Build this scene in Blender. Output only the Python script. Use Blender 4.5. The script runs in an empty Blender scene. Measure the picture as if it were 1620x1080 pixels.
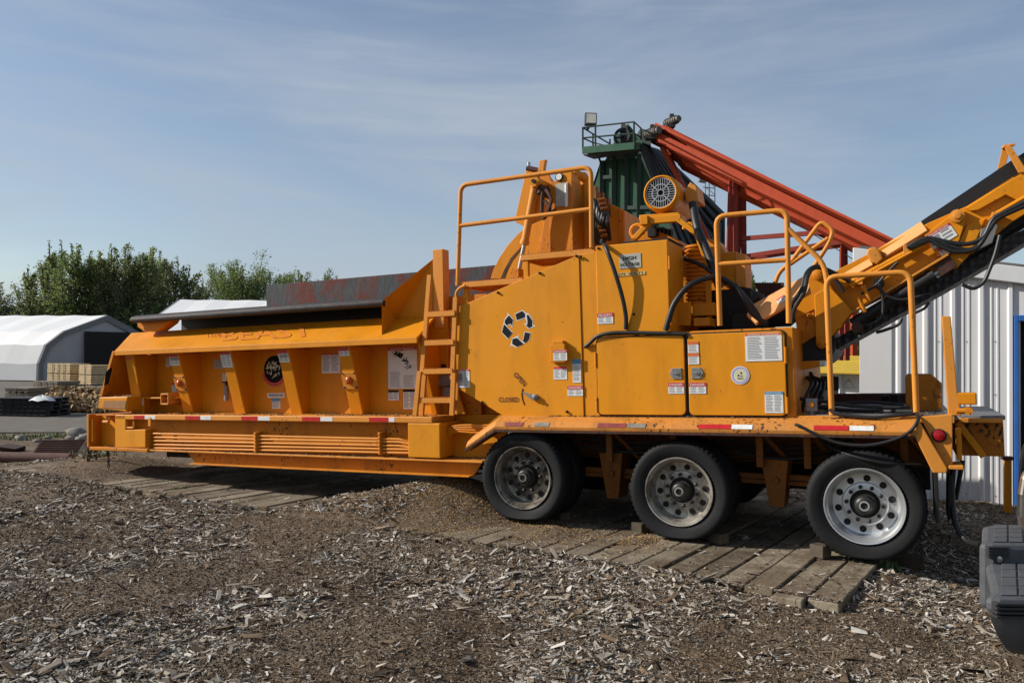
import bpy, bmesh, math, random
import numpy as np
from mathutils import Vector, Matrix, noise
R = math.radians
rng = np.random.default_rng(7)
random.seed(7)
SC = bpy.context.scene
COL = SC.collection

# ------------------------------------------------------------------ camera
EYE = 1.72
PITCH, ROLL, YAW, TILT = R(1.25), R(.65), R(26.4), R(2.06)
F = 1260.0                      # focal length in photograph pixels (1620 wide)
cam_d = bpy.data.cameras.new("camera"); cam = bpy.data.objects.new("camera", cam_d); COL.objects.link(cam)
cam_d.sensor_width = 36; cam_d.lens = 36 * F / 1620; cam_d.clip_start = .05; cam_d.clip_end = 5000
CAM = Matrix.Rotation(ROLL, 3, 'Y') @ Matrix.Rotation(-PITCH, 3, 'X')        # world -> (right, forward, up)
ax = CAM.transposed()
r_, f_, u_ = ax.col[0], ax.col[1], ax.col[2]
mw = Matrix((r_, u_, -f_)).transposed().to_4x4(); mw.translation = (0, 0, EYE)
cam.matrix_world = mw
SC.camera = cam

# ------------------------------------------------------------------ sky and sun
SUN_EL, SUN_AZ = R(29), R(272.5)              # azimuth measured clockwise from +Y : the sun stands to the left
sd = Vector((math.sin(SUN_AZ) * math.cos(SUN_EL), math.cos(SUN_AZ) * math.cos(SUN_EL), math.sin(SUN_EL)))
ld = bpy.data.lights.new("sun", 'SUN'); ld.energy = 5.0; ld.angle = R(.5); ld.color = (1, .94, .85)
lo = bpy.data.objects.new("sun", ld); COL.objects.link(lo)
lo.rotation_euler = sd.to_track_quat('Z', 'Y').to_euler()
wd_ = bpy.data.worlds.new("World"); SC.world = wd_; wd_.use_nodes = True
nt = wd_.node_tree; nt.nodes.clear()
out = nt.nodes.new('ShaderNodeOutputWorld'); bg = nt.nodes.new('ShaderNodeBackground')
sky = nt.nodes.new('ShaderNodeTexSky'); sky.sky_type = 'NISHITA'; sky.sun_disc = False
sky.sun_elevation = SUN_EL; sky.sun_rotation = SUN_AZ; sky.dust_density = .7; sky.air_density = 1.0; sky.ozone_density = 1.5
tc = nt.nodes.new('ShaderNodeTexCoord')
def cloud(scale, loc, lo_, hi, rotz=0, detail=8):
    mp = nt.nodes.new('ShaderNodeMapping'); mp.inputs['Scale'].default_value = scale; mp.inputs['Location'].default_value = loc
    mp.inputs['Rotation'].default_value = (0, R(rotz), 0)
    n = nt.nodes.new('ShaderNodeTexNoise'); n.inputs['Scale'].default_value = 1; n.inputs['Detail'].default_value = detail; n.inputs['Roughness'].default_value = .55
    n.inputs['Distortion'].default_value = .5
    mr = nt.nodes.new('ShaderNodeMapRange'); mr.inputs['From Min'].default_value = lo_; mr.inputs['From Max'].default_value = hi
    mr.interpolation_type = 'SMOOTHSTEP'
    nt.links.new(tc.outputs['Generated'], mp.inputs[0]); nt.links.new(mp.outputs[0], n.inputs['Vector']); nt.links.new(n.outputs[0], mr.inputs[0])
    return mr.outputs[0]
def mathn(op, a, b):
    m = nt.nodes.new('ShaderNodeMath'); m.operation = op
    for i, v in enumerate((a, b)):
        if isinstance(v, (int, float)): m.inputs[i].default_value = v
        else: nt.links.new(v, m.inputs[i])
    return m.outputs[0]
c1 = cloud((1.6, 1.2, 5.0), (.3, 0, .2), .38, .72, 12)
c2 = cloud((2.2, 2.0, 34.0), (1.1, .4, .7), .45, .75, -5)
c3 = cloud((7, 5, 40.0), (4.1, .4, .2), .5, .8, 14)
cs = mathn('MULTIPLY', mathn('ADD', mathn('ADD', mathn('MULTIPLY', c1, .60), mathn('MULTIPLY', c2, .22)), mathn('MULTIPLY', c3, .12)), 1.0)
cs = mathn('ADD', cs, .18)
mix = nt.nodes.new('ShaderNodeMix'); mix.data_type = 'RGBA'
nt.links.new(cs, mix.inputs[0]); nt.links.new(sky.outputs[0], mix.inputs[6]); mix.inputs[7].default_value = (3.75, 4.3, 5.05, 1)
nt.links.new(mix.outputs[2], bg.inputs[0]); bg.inputs[1].default_value = .095
nt.links.new(bg.outputs[0], out.inputs[0])
SC.view_settings.view_transform = 'Standard'; SC.view_settings.look = 'None'; SC.view_settings.exposure = .31; SC.view_settings.gamma = 1

# ------------------------------------------------------------------ measuring helpers
MROT = Matrix.Rotation(-YAW, 3, 'Z') @ Matrix.Rotation(-TILT, 3, 'Y')        # machine -> world
def ray(px, py): return CAM.transposed() @ Vector(((px - 810) / F, 1, -(py - 540) / F))
EYEV = Vector((0, 0, EYE))
ORG = ray(1367, 801) * 6.33 + EYEV - MROT @ Vector((0, 0, .48))
MI = MROT.transposed()
def q(px, py, y=0.0):           # point of the machine's lengthwise plane y, as machine coordinates
    d = MI @ ray(px, py); o = MI @ (EYEV - ORG); t = (y - o.y) / d.y
    return o + d * t
def xz(px, py, y=0.0):
    p = q(px, py, y); return (p.x, p.z)
def W(px, py, z=0.0):           # point of the level z, world
    d = ray(px, py); return EYEV + d * ((z - EYE) / d.z)
def D(px, py, dist):            # point at a forward distance, world
    return EYEV + ray(px, py) * dist
def m2w(p): return ORG + MROT @ Vector(p)

# ------------------------------------------------------------------ mesh builder
class MB:
    def __init__(s): s.v = []; s.f = []; s.m = []; s.s = []
    def add(s, vs, fs, mi=0, smooth=False):
        o = len(s.v); s.v += [tuple(v) for v in vs]
        for f in fs: s.f.append(tuple(o + i for i in f)); s.m.append(mi); s.s.append(smooth)
        return s
    def box(s, x0, x1, y0, y1, z0, z1, mi=0):
        vs = [(x, y, z) for z in (z0, z1) for y in (y0, y1) for x in (x0, x1)]
        return s.add(vs, [(0, 2, 3, 1), (4, 5, 7, 6), (0, 1, 5, 4), (1, 3, 7, 5), (3, 2, 6, 7), (2, 0, 4, 6)], mi)
    def hexa(s, a, b, mi=0):    # two matching loops
        n = len(a)
        return s.add(list(a) + list(b), [tuple(range(n))[::-1], tuple(range(n, 2 * n))] + [(i, (i + 1) % n, n + (i + 1) % n, n + i) for i in range(n)], mi)
    def prism(s, poly, y0, y1, mi=0):       # polygon in (x,z), extruded along y
        return s.hexa([(x, y0, z) for x, z in poly], [(x, y1, z) for x, z in poly], mi)
    def prismx(s, poly, x0, x1, mi=0):      # polygon in (y,z), extruded along x
        return s.hexa([(x0, y, z) for y, z in poly], [(x1, y, z) for y, z in poly], mi)
    def quad(s, a, b, c, d, mi=0): return s.add([a, b, c, d], [(0, 1, 2, 3)], mi)
    def slab(s, pts, off, mi=0):
        o = Vector(off); return s.hexa([Vector(p) for p in pts], [Vector(p) + o for p in pts], mi)
    def tube(s, pts, r, n=10, mi=0, cap=True):
        P = [Vector(p) for p in pts]; rings = []
        rr = r if isinstance(r, (list, tuple)) else [r] * len(P)
        t0 = (P[1] - P[0]).normalized(); up = t0.orthogonal().normalized()
        for i, p in enumerate(P):
            t = (P[min(i + 1, len(P) - 1)] - P[max(i - 1, 0)]).normalized()
            up = (up - t * up.dot(t)); up = up.normalized() if up.length > 1e-5 else t.orthogonal().normalized()
            w = t.cross(up)
            rings.append([p + (up * math.cos(2 * math.pi * k / n) + w * math.sin(2 * math.pi * k / n)) * rr[i] for k in range(n)])
        vs = [v for rg in rings for v in rg]; fs = []
        for i in range(len(P) - 1):
            for k in range(n): fs.append((i * n + k, i * n + (k + 1) % n, (i + 1) * n + (k + 1) % n, (i + 1) * n + k))
        s.add(vs, fs, mi, True)
        if cap: s.add(rings[0], [tuple(range(n))[::-1]], mi); s.add(rings[-1], [tuple(range(n))], mi)
        return s
    def cyl(s, a, b, r, r2=None, n=20, mi=0):
        return s.tube([a, b], [r, r if r2 is None else r2], n, mi)
    def lathe(s, prof, c, axis='y', n=48, mi=0, smooth=True, close=False):     # prof: (radius, along)
        c = Vector(c); vs = []
        for r, a in prof:
            for k in range(n):
                t = 2 * math.pi * k / n; C, S = r * math.cos(t), r * math.sin(t)
                vs.append(c + (Vector((C, a, S)) if axis == 'y' else Vector((C, S, a)) if axis == 'z' else Vector((a, C, S))))
        fs = [(i * n + k, i * n + (k + 1) % n, (i + 1) * n + (k + 1) % n, (i + 1) * n + k) for i in range(len(prof) - 1) for k in range(n)]
        return s.add(vs, fs, mi, smooth)
    def beam(s, a, b, w, h, up=(0, 0, 1), mi=0):      # rectangular bar
        a, b = Vector(a), Vector(b); t = (b - a).normalized(); u = Vector(up); u = (u - t * u.dot(t)).normalized(); k = t.cross(u)
        A = [a + k * (w / 2 * i) + u * (h / 2 * j) for i, j in ((-1, -1), (1, -1), (1, 1), (-1, 1))]
        return s.hexa(A, [p + (b - a) for p in A], mi)
    def build(s, name, mats, parent=None, bevel=0, sharp=40):
        me = bpy.data.meshes.new(name); me.from_pydata(s.v, [], s.f)
        mats = mats if isinstance(mats, (list, tuple)) else [mats]
        for m in mats: me.materials.append(m)
        me.polygons.foreach_set('material_index', s.m); me.polygons.foreach_set('use_smooth', s.s)
        bm = bmesh.new(); bm.from_mesh(me); bmesh.ops.recalc_face_normals(bm, faces=bm.faces)
        for e in bm.edges:
            if len(e.link_faces) == 2 and e.calc_face_angle(0) > R(38): e.smooth = False
        bm.to_mesh(me); bm.free()
        o = bpy.data.objects.new(name, me); COL.objects.link(o)
        if parent: o.parent = parent
        if bevel:
            b = o.modifiers.new('bevel', 'BEVEL'); b.width = bevel; b.segments = 2; b.limit_method = 'ANGLE'; b.angle_limit = R(35)
        return o
def bez(pts, n=8):              # Catmull-Rom through points
    P = [Vector(p) for p in pts]; P = [P[0] * 2 - P[1]] + P + [P[-1] * 2 - P[-2]]; o = []
    for i in range(1, len(P) - 2):
        for k in range(n):
            t = k / n; a, b, c, d = P[i - 1], P[i], P[i + 1], P[i + 2]
            o.append(.5 * ((2 * b) + (c - a) * t + (2 * a - 5 * b + 4 * c - d) * t * t + (3 * b - a - 3 * c + d) * t ** 3))
    o.append(P[-2]); return o
def rnd(pts, r=.1, n=5):        # polyline with rounded corners
    P = [Vector(p) for p in pts]; o = [P[0]]
    for i in range(1, len(P) - 1):
        a, b, c = P[i - 1], P[i], P[i + 1]; la, lc = (a - b).length, (c - b).length
        ra = min(r, la * .45, lc * .45); s = b + (a - b) / la * ra; e = b + (c - b) / lc * ra
        for k in range(n + 1):
            t = k / n; o.append(s * (1 - t) ** 2 + b * 2 * t * (1 - t) + e * t * t)
    return o + [P[-1]]
def tag(o, label=None, cat=None, group=None, kind=None):
    for k, v in (('label', label), ('category', cat), ('group', group), ('kind', kind)):
        if v: o[k] = v
    return o
def empty(name, loc, label=None, cat=None, group=None, rot=None):
    o = bpy.data.objects.new(name, None); COL.objects.link(o); o.location = loc; o.empty_display_size = .2
    if rot: o.rotation_euler = rot
    return tag(o, label, cat, group)
def copy_tree(o, parent=None):
    c = o.copy(); COL.objects.link(c); c.parent = parent
    for ch in o.children: copy_tree(ch, c)
    return c
_tx = {}
def text_geo(s, bold=0.0):
    if (s, bold) in _tx: return _tx[(s, bold)]
    cu = bpy.data.curves.new('lettering', 'FONT'); cu.body = s; cu.offset = bold; cu.align_x = 'LEFT'; cu.resolution_u = 3
    ob = bpy.data.objects.new('lettering', cu); COL.objects.link(ob)
    dg = bpy.context.evaluated_depsgraph_get(); dg.update(); me = ob.evaluated_get(dg).to_mesh()
    v = [tuple(x.co) for x in me.vertices]; f = [tuple(p.vertices) for p in me.polygons]
    bpy.data.objects.remove(ob); bpy.data.curves.remove(cu)
    xs = [a[0] for a in v]; ys = [a[1] for a in v]; x0, x1, y0, y1 = min(xs), max(xs), min(ys), max(ys)
    v = [((a[0] - x0) / (x1 - x0), (a[1] - y0) / (y1 - y0)) for a in v]
    _tx[(s, bold)] = (v, f); return v, f

# ------------------------------------------------------------------ materials
def newmat(name):
    m = bpy.data.materials.new(name); m.use_nodes = True; n = m.node_tree
    return m, n, n.nodes['Principled BSDF']
def nd(n, t, **kw):
    x = n.nodes.new(t)
    for k, v in kw.items():
        if k in x.inputs.keys() if hasattr(x.inputs, 'keys') else False: x.inputs[k].default_value = v
        else: setattr(x, k, v)
    return x
def noise_fac(n, scale, lo, hi, detail=6, rough=.6, stretch=(1, 1, 1), co='Object', loc=(0, 0, 0)):
    t = n.nodes.new('ShaderNodeTexCoord'); mp = n.nodes.new('ShaderNodeMapping'); mp.inputs['Scale'].default_value = stretch; mp.inputs['Location'].default_value = loc
    x = n.nodes.new('ShaderNodeTexNoise'); x.inputs['Scale'].default_value = scale; x.inputs['Detail'].default_value = detail; x.inputs['Roughness'].default_value = rough
    mr = n.nodes.new('ShaderNodeMapRange'); mr.inputs['From Min'].default_value = lo; mr.inputs['From Max'].default_value = hi
    n.links.new(t.outputs[co], mp.inputs[0]); n.links.new(mp.outputs[0], x.inputs['Vector']); n.links.new(x.outputs[0], mr.inputs[0])
    return mr.outputs[0], x.outputs[0]
def mixc(n, fac, a, b):
    m = n.nodes.new('ShaderNodeMix'); m.data_type = 'RGBA'
    for i, v in ((0, fac), (6, a), (7, b)):
        if isinstance(v, (int, float)): m.inputs[i].default_value = v
        elif isinstance(v, (tuple, list)): m.inputs[i].default_value = (*v, 1)
        else: n.links.new(v, m.inputs[i])
    return m.outputs[2]
def bump(n, b, h, strength=.2, dist=.01):
    x = n.nodes.new('ShaderNodeBump'); x.inputs['Strength'].default_value = strength; x.inputs['Distance'].default_value = dist
    n.links.new(h, x.inputs['Height']); n.links.new(x.outputs[0], b.inputs['Normal'])
def simple(name, c, rough=.6, metal=0, var=.25, scale=6, bmp=.1, c2=None, spec=.4, stretch=(1, 1, 1)):
    m, n, b = newmat(name)
    f, h = noise_fac(n, scale, .3, .7, stretch=stretch)
    c2 = c2 or tuple(x * (1 - var) for x in c)
    n.links.new(mixc(n, f, c, c2), b.inputs['Base Color']); b.inputs['Roughness'].default_value = rough; b.inputs['Metallic'].default_value = metal
    b.inputs['Specular IOR Level'].default_value = spec
    if bmp: bump(n, b, h, bmp, .01)
    return m
def paint(name, c, rough=.46, chips=.68, dirt=.5, faded=None):
    m, n, b = newmat(name)
    f, h = noise_fac(n, 1.3, .3, .75)
    col = mixc(n, f, c, faded or tuple(x * .86 for x in c))
    g, _ = noise_fac(n, 5, .5, .78, stretch=(1, 1, .25), loc=(3, 1, 2))           # dust runs
    gm = n.nodes.new('ShaderNodeMath'); gm.operation = 'MULTIPLY'; n.links.new(g, gm.inputs[0]); gm.inputs[1].default_value = dirt
    col = mixc(n, gm.outputs[0], col, (c[0] * .5 + .012, c[1] * .5 + .008, c[2] * .6 + .004))
    s1, _ = noise_fac(n, 2.6, .60, .74, detail=8, rough=.75, loc=(6, 8, 3)); s2, _ = noise_fac(n, 20, .35, .7, detail=4)
    sm_ = n.nodes.new('ShaderNodeMath'); sm_.operation = 'MULTIPLY'; n.links.new(s1, sm_.inputs[0]); n.links.new(s2, sm_.inputs[1])
    sk = n.nodes.new('ShaderNodeMath'); sk.operation = 'MULTIPLY'; n.links.new(sm_.outputs[0], sk.inputs[0]); sk.inputs[1].default_value = min(1, dirt * 1.1)
    col = mixc(n, sk.outputs[0], col, (.06, .035, .018))
    k, _ = noise_fac(n, 34, chips, chips + .05, detail=3, rough=.5, stretch=(1, 1, .7))      # chipped spots
    k2, _ = noise_fac(n, 2.2, .45, .62, detail=2, loc=(9, 4, 1))
    km = n.nodes.new('ShaderNodeMath'); km.operation = 'MULTIPLY'; n.links.new(k, km.inputs[0]); n.links.new(k2, km.inputs[1])
    col = mixc(n, km.outputs[0], col, (.035, .018, .01))
    n.links.new(col, b.inputs['Base Color'])
    rr, hh = noise_fac(n, 3.0, .25, .75, loc=(2, 2, 2))
    rm = n.nodes.new('ShaderNodeMapRange'); n.links.new(rr, rm.inputs[0]); rm.inputs[3].default_value = rough - .08; rm.inputs[4].default_value = rough + .18
    n.links.new(rm.outputs[0], b.inputs['Roughness']); b.inputs['Specular IOR Level'].default_value = .22
    _, h2 = noise_fac(n, 2.4, 0, 1, detail=2)
    bump(n, b, h2, .25, .012)
    return m
M = {}
OR = (.62, .226, .004)
M['orange'] = paint('orange_paint', OR)
M['orange_clean'] = paint('orange_panel_paint', (.655, .248, .006), chips=.70, dirt=.5)
M['orange_worn'] = paint('orange_worn_paint', (.56, .185, .005), chips=.60, dirt=.75, rough=.5)
M['orange_pale'] = paint('orange_rail_paint', (.62, .240, .034), chips=.64, dirt=.35)
M['fender'] = paint('dirty_fender_paint', (.56, .21, .03), chips=.58, dirt=1.0, rough=.55, faded=(.40, .17, .045))
M['gloss'] = paint('orange_glare_paint', (.68, .33, .12), chips=.70, dirt=.25, rough=.33)  # glossier paint; sun glare on the covers is put into its pale base colour
M['chipped'] = paint('chipped_shaded_guard_paint', (.38, .125, .008), chips=.53, dirt=.9, rough=.55)  # chipped brown paint, with the boxes' shade put into the base colour
M['under'] = paint('dirty_shaded_chassis_paint', (.26, .085, .010), chips=.58, dirt=.9, rough=.6, faded=(.10, .045, .015))  # dirty paint; the shade under the fender also darkens its base colour
M['black'] = simple('black_rubber', (.010, .010, .010), .55, var=.4, scale=9)
M['cable'] = simple('cable_black', (.012, .012, .013), .5, var=.3, scale=20)
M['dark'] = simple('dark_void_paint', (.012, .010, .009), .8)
M['belt'] = simple('belt_rubber', (.013, .013, .013), .6, var=.4, scale=4)
M['steel'] = simple('bare_steel', (.42, .42, .41), .35, .85, var=.3, scale=20)
M['greysteel'] = simple('grey_steel', (.22, .22, .22), .5, .3, var=.3, scale=8)
M['white'] = simple('decal_white', (.66, .67, .66), .5, var=.12, scale=14, bmp=0)
M['ink'] = simple('decal_ink', (.24, .24, .25), .6, bmp=0)
M['inkblack'] = simple('black_lettering', (.008, .007, .007), .6, bmp=0, spec=.1)
M['red'] = simple('decal_red', (.52, .035, .05), .45, bmp=0, var=.2)
M['dorange'] = simple('decal_orange', (.62, .14, .03), .45, bmp=0)
M['dblue'] = simple('decal_blue', (.06, .25, .42), .45, bmp=0)
M['dlilac'] = simple('decal_lilac', (.33, .33, .55), .5, bmp=0)
M['dyellow'] = simple('decal_yellow', (.62, .58, .36), .5, bmp=0)
M['pink'] = simple('faded_pink_lettering', (.50, .135, .025), .6, var=.3, scale=11, bmp=0, c2=(.61, .215, .006), spec=.2)
M['tape_red'] = simple('reflective_red', (.50, .018, .02), .3, bmp=0, var=.3, scale=18)
M['tape_white'] = simple('reflective_white', (.72, .72, .70), .3, bmp=0, var=.3, scale=18)
M['lens_amber'] = simple('amber_lens', (.45, .09, .01), .2, bmp=0)
M['lens_red'] = simple('red_lens', (.30, .008, .012), .2, bmp=0)
M['tape_old'] = simple('dirty_reflective_red', (.26, .035, .03), .6, bmp=0, var=.5, scale=18)
M['tape_grey'] = simple('dirty_reflective_white', (.25, .22, .18), .6, bmp=0, var=.5, scale=18)
# rusty scraped steel of the hopper
def rusty(name, grey=(.062, .068, .074), rust=(.105, .026, .016), lo=.46, hi=.62, stretch=(2.2, 2.2, .55), scale=4):
    m, n, b = newmat(name)
    f, h = noise_fac(n, scale, lo, hi, detail=9, rough=.7, stretch=stretch)
    g, h2 = noise_fac(n, 30, .35, .7, detail=4, stretch=(1, 1, .15))
    col = mixc(n, f, mixc(n, g, grey, tuple(x * .45 for x in grey)), mixc(n, g, rust, tuple(x * .6 for x in rust)))
    n.links.new(col, b.inputs['Base Color']); b.inputs['Roughness'].default_value = .62; b.inputs['Specular IOR Level'].default_value = .2
    bump(n, b, h, .5, .02); return m
M['rusty'] = rusty('scraped_rusty_steel', (.058, .064, .072), (.115, .022, .014), .47, .56, (1.1, 1.1, .75), 2.6)
M['lip'] = rusty('dark_lip_steel', (.035, .035, .037), (.06, .026, .018), .46, .64, (.6, 2, 2), 6)
M['rust'] = rusty('brown_rust', (.06, .035, .028), (.09, .035, .022), .4, .6, (1, 1, 1), 7)
# tyres and rims
def tyre_mat():
    m, n, b = newmat('tyre_rubber')
    f, h = noise_fac(n, 5, .35, .7); g, _ = noise_fac(n, 26, .45, .7, detail=4)
    col = mixc(n, f, (.005, .006, .007), (.011, .012, .014)); col = mixc(n, .06, col, (.07, .062, .052))
    n.links.new(col, b.inputs['Base Color']); b.inputs['Roughness'].default_value = .7; b.inputs['Specular IOR Level'].default_value = .2
    bump(n, b, h, .2, .01); return m
M['tyre'] = tyre_mat()
def rim_mat(name, c, dirt, lo, hi, metal=.8, rough=.38):
    m, n, b = newmat(name)
    f, h = noise_fac(n, 7, lo, hi, detail=7, rough=.65)
    n.links.new(mixc(n, f, c, dirt), b.inputs['Base Color'])
    mm = n.nodes.new('ShaderNodeMapRange'); n.links.new(f, mm.inputs[0]); mm.inputs[3].default_value = metal; mm.inputs[4].default_value = .05; n.links.new(mm.outputs[0], b.inputs['Metallic'])
    b.inputs['Roughness'].default_value = rough; bump(n, b, h, .1, .005); return m
M['rim_clean'] = rim_mat('rim_bright_aluminium', (.62, .63, .64), (.25, .23, .2), .58, .85)
M['rim_dusty'] = rim_mat('rim_dusty_aluminium', (.42, .39, .34), (.10, .085, .07), .42, .62, .6)
M['rim_dirty'] = rim_mat('rim_greasy_aluminium', (.30, .27, .22), (.045, .035, .03), .36, .56, .5)
M['hub'] = simple('hub_grease', (.05, .048, .045), .45, .4, var=.5, scale=12)

# ------------------------------------------------------------------ ground
MAT_O = W(1330, 952, .13); MAT_A = R(180 - 34.6)              # right front corner of the timber mat and its axis
ea = Vector((math.cos(MAT_A), math.sin(MAT_A), 0)); eb = Vector((ea.y, -ea.x, 0))
if eb.y < 0: eb = -eb
MAT_L = 11.0
def flare_out(a): return max(0, .066 * (a - 1.6))      # the planks stick out further towards the left
def mat_ab(x, y):
    dx, dy = x - MAT_O.x, y - MAT_O.y
    a = dx * ea.x + dy * ea.y
    return a, dx * eb.x + dy * eb.y + flare_out(a)
def sm(t, a, b):
    t = min(1, max(0, (t - a) / (b - a))); return t * t * (3 - 2 * t)
MOUNDS = [(-.60, 8.45, .85, .40), (-1.75, 8.6, .42, .07), (-1.4, 8.2, .6, .10), (-5.4, 11.0, 1.0, .22), (.35, 7.35, .45, .10), (1.15, 7.1, .35, .07), (-6.3, 13.4, 2.2, .12)]
def gz(x, y, fine=True):
    z = 0
    a, b = mat_ab(x, y)
    near = sm(b, -.8, -.03) * (1 - sm(b, 4.2, 5.2)) * sm(a, -.8, .1) * (1 - sm(a, MAT_L - .3, MAT_L + .8))
    lvl = .080 + .026 * sm(a, .2, 1.2) + .018 * noise.noise((x * 2.1, y * 2.1, 2))
    if b > .0 and b < 4.1 and a > 0 and a < MAT_L:
        bur = sm(a, 3.9, 4.5) * (1 - sm(a, 5.0, 5.6)) * (1 - sm(b, .45, 1.1))
        lvl = min(lvl, .075) * (1 - bur) + (.15 + .03 * noise.noise((x * 3, y * 3, 1))) * bur
    z += near * (lvl - .004 * sm(a, 5.6, 6.2) * (1 if b < 0 else 0))
    for mx_, my_, r, h in MOUNDS:
        d = math.hypot(x - mx_, y - my_) / r
        if d < 2: z += h * math.exp(-d * d * 1.6)
    z -= 1.1 * sm(y, 13, 24) * sm(x, 3, 9) * (1 - sm(y, 50, 90))
    if fine and abs(x) < 30 and y < 40:
        k = 1 - .72 * near
        fa_ = 1 - sm(y, 13, 16.5); z += k * fa_ * (.035 * noise.noise((x * .55, y * .55, 0)) + .03 * noise.noise((x * 1.7, y * 1.7, 3)) + .018 * noise.noise((x * 5, y * 5, 7)) + .009 * noise.noise((x * 13, y * 13, 5)))
        z += .10 * fa_ * max(0, noise.noise((x * .8 + 4, y * 1.1, 11)) - .25) * k
    return z
def axis_pts(segs):
    o = [segs[0][0]]
    for a, b, st in segs:
        n = max(1, int(round((b - a) / st))); o += [a + (b - a) * (i + 1) / n for i in range(n)]
    return o
gx = axis_pts([(-900, -100, 100), (-100, -30, 7), (-30, -9, .5), (-9, -4, .1), (-4, 4.2, .045), (4.2, 9, .25), (9, 40, 3), (40, 100, 15), (100, 900, 200)])
gy = axis_pts([(-30, 2, 2), (2, 3.4, .2), (3.4, 8.5, .045), (8.5, 14, .09), (14, 25, .5), (25, 60, 4), (60, 200, 20), (200, 1500, 260)])
gv = [(x, y, gz(x, y)) for y in gy for x in gx]; nx = len(gx)
gf = [(j * nx + i, j * nx + i + 1, (j + 1) * nx + i + 1, (j + 1) * nx + i) for j in range(len(gy) - 1) for i in range(nx - 1)]
me = bpy.data.meshes.new('ground'); me.from_pydata(gv, [], gf); me.polygons.foreach_set('use_smooth', [True] * len(gf))
ground = bpy.data.objects.new('ground', me); COL.objects.link(ground); ground['kind'] = 'structure'
m, n, b = newmat('chip_strewn_soil')
f, h = noise_fac(n, .55, .42, .62, detail=6, rough=.6)
col = mixc(n, f, (.125, .082, .048), (.18, .135, .092))
t2, _ = noise_fac(n, .9, .60, .72, detail=5, loc=(5, 3, 0)); col = mixc(n, t2, col, (.24, .14, .06))
vor = n.nodes.new('ShaderNodeTexVoronoi'); vor.inputs['Scale'].default_value = 34
tcx = n.nodes.new('ShaderNodeTexCoord'); mpx = n.nodes.new('ShaderNodeMapping'); mpx.inputs['Scale'].default_value = (1, 2.6, 1); mpx.inputs['Rotation'].default_value = (0, 0, .5)
nzd = n.nodes.new('ShaderNodeTexNoise'); nzd.inputs['Scale'].default_value = 2.5
vadd = n.nodes.new('ShaderNodeMixRGB'); vadd.blend_type = 'ADD'; vadd.inputs[0].default_value = .6
n.links.new(tcx.outputs['Object'], nzd.inputs['Vector']); n.links.new(tcx.outputs['Object'], vadd.inputs[1]); n.links.new(nzd.outputs['Color'], vadd.inputs[2])
n.links.new(vadd.outputs[0], mpx.inputs[0]); n.links.new(mpx.outputs[0], vor.inputs['Vector'])
sepc = n.nodes.new('ShaderNodeSeparateColor'); n.links.new(vor.outputs['Color'], sepc.inputs[0])
mrr = n.nodes.new('ShaderNodeMapRange'); mrr.inputs[1].default_value = .55; mrr.inputs[2].default_value = 1; n.links.new(sepc.outputs[0], mrr.inputs[0])
mm2 = n.nodes.new('ShaderNodeMath'); mm2.operation = 'MULTIPLY'; n.links.new(mrr.outputs[0], mm2.inputs[0]); mm2.inputs[1].default_value = .8
col = mixc(n, mm2.outputs[0], col, (.28, .245, .205))
dk, _ = noise_fac(n, 45, .3, .62, detail=5); col = mixc(n, dk, mixc(n, .55, col, (.02, .015, .011)), col)
n.links.new(col, b.inputs['Base Color']); b.inputs['Roughness'].default_value = .95; b.inputs['Specular IOR Level'].default_value = .15
_, hb = noise_fac(n, 40, 0, 1, detail=8, rough=.7); bump(n, b, hb, .9, .03)
me.materials.append(m)
# gravel yard on the left
mb = MB(); P4 = [W(-260, 684, .03), W(205, 684, .03), W(330, 640, .03), W(330, 600, .03), W(-300, 600, .03)]
pts = [(p.x, p.y, gz(p.x, p.y) + .03) for p in P4]
def strip(mb, a, b, c, d, nu, nv, zoff, mi=0):
    vs = []
    for j in range(nv + 1):
        for i in range(nu + 1):
            u, v = i / nu, j / nv; p = (Vector(a) * (1 - u) + Vector(b) * u) * (1 - v) + (Vector(d) * (1 - u) + Vector(c) * u) * v
            vs.append((p.x, p.y, gz(p.x, p.y, True) + zoff))
    mb.add(vs, [(j * (nu + 1) + i, j * (nu + 1) + i + 1, (j + 1) * (nu + 1) + i + 1, (j + 1) * (nu + 1) + i) for j in range(nv) for i in range(nu)], mi, True)
strip(mb, W(-300, 687), W(190, 684), W(420, 603), W(-300, 603), 70, 90, .02)
gravel = simple('gravel_road', (.165, .15, .13), .95, var=.35, scale=3, bmp=.5, c2=(.115, .10, .085), spec=.1)
o = mb.build('gravel_road', gravel); o['kind'] = 'structure'

# ------------------------------------------------------------------ timber mat under the machine
def plank_mat(name, c1_, c2_):
    m, n, b = newmat(name)
    f, h = noise_fac(n, 3, .3, .7, detail=8, rough=.65, stretch=(14, 1.0, 6)); g, _ = noise_fac(n, 2.4, .44, .60, detail=9, rough=.7)
    oi = n.nodes.new('ShaderNodeObjectInfo'); 
    c = mixc(n, f, c1_, c2_); c = mixc(n, g, c, (.115, .086, .058)); cr_, _ = noise_fac(n, 2.2, .60, .66, detail=5, rough=.7, stretch=(26, .9, 4), loc=(3, 1, 0)); c = mixc(n, cr_, c, (.03, .024, .018))
    hsv = n.nodes.new('ShaderNodeHueSaturation'); mr = n.nodes.new('ShaderNodeMapRange'); n.links.new(oi.outputs['Random'], mr.inputs[0]); mr.inputs[3].default_value = .72; mr.inputs[4].default_value = 1.2
    n.links.new(mr.outputs[0], hsv.inputs['Value']); n.links.new(c, hsv.inputs['Color'])
    n.links.new(hsv.outputs[0], b.inputs['Base Color']); b.inputs['Roughness'].default_value = .9; b.inputs['Specular IOR Level'].default_value = .15
    bump(n, b, h, .5, .01); return m
M['plank'] = plank_mat('weathered_plank', (.27, .225, .165), (.19, .158, .115))
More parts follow.
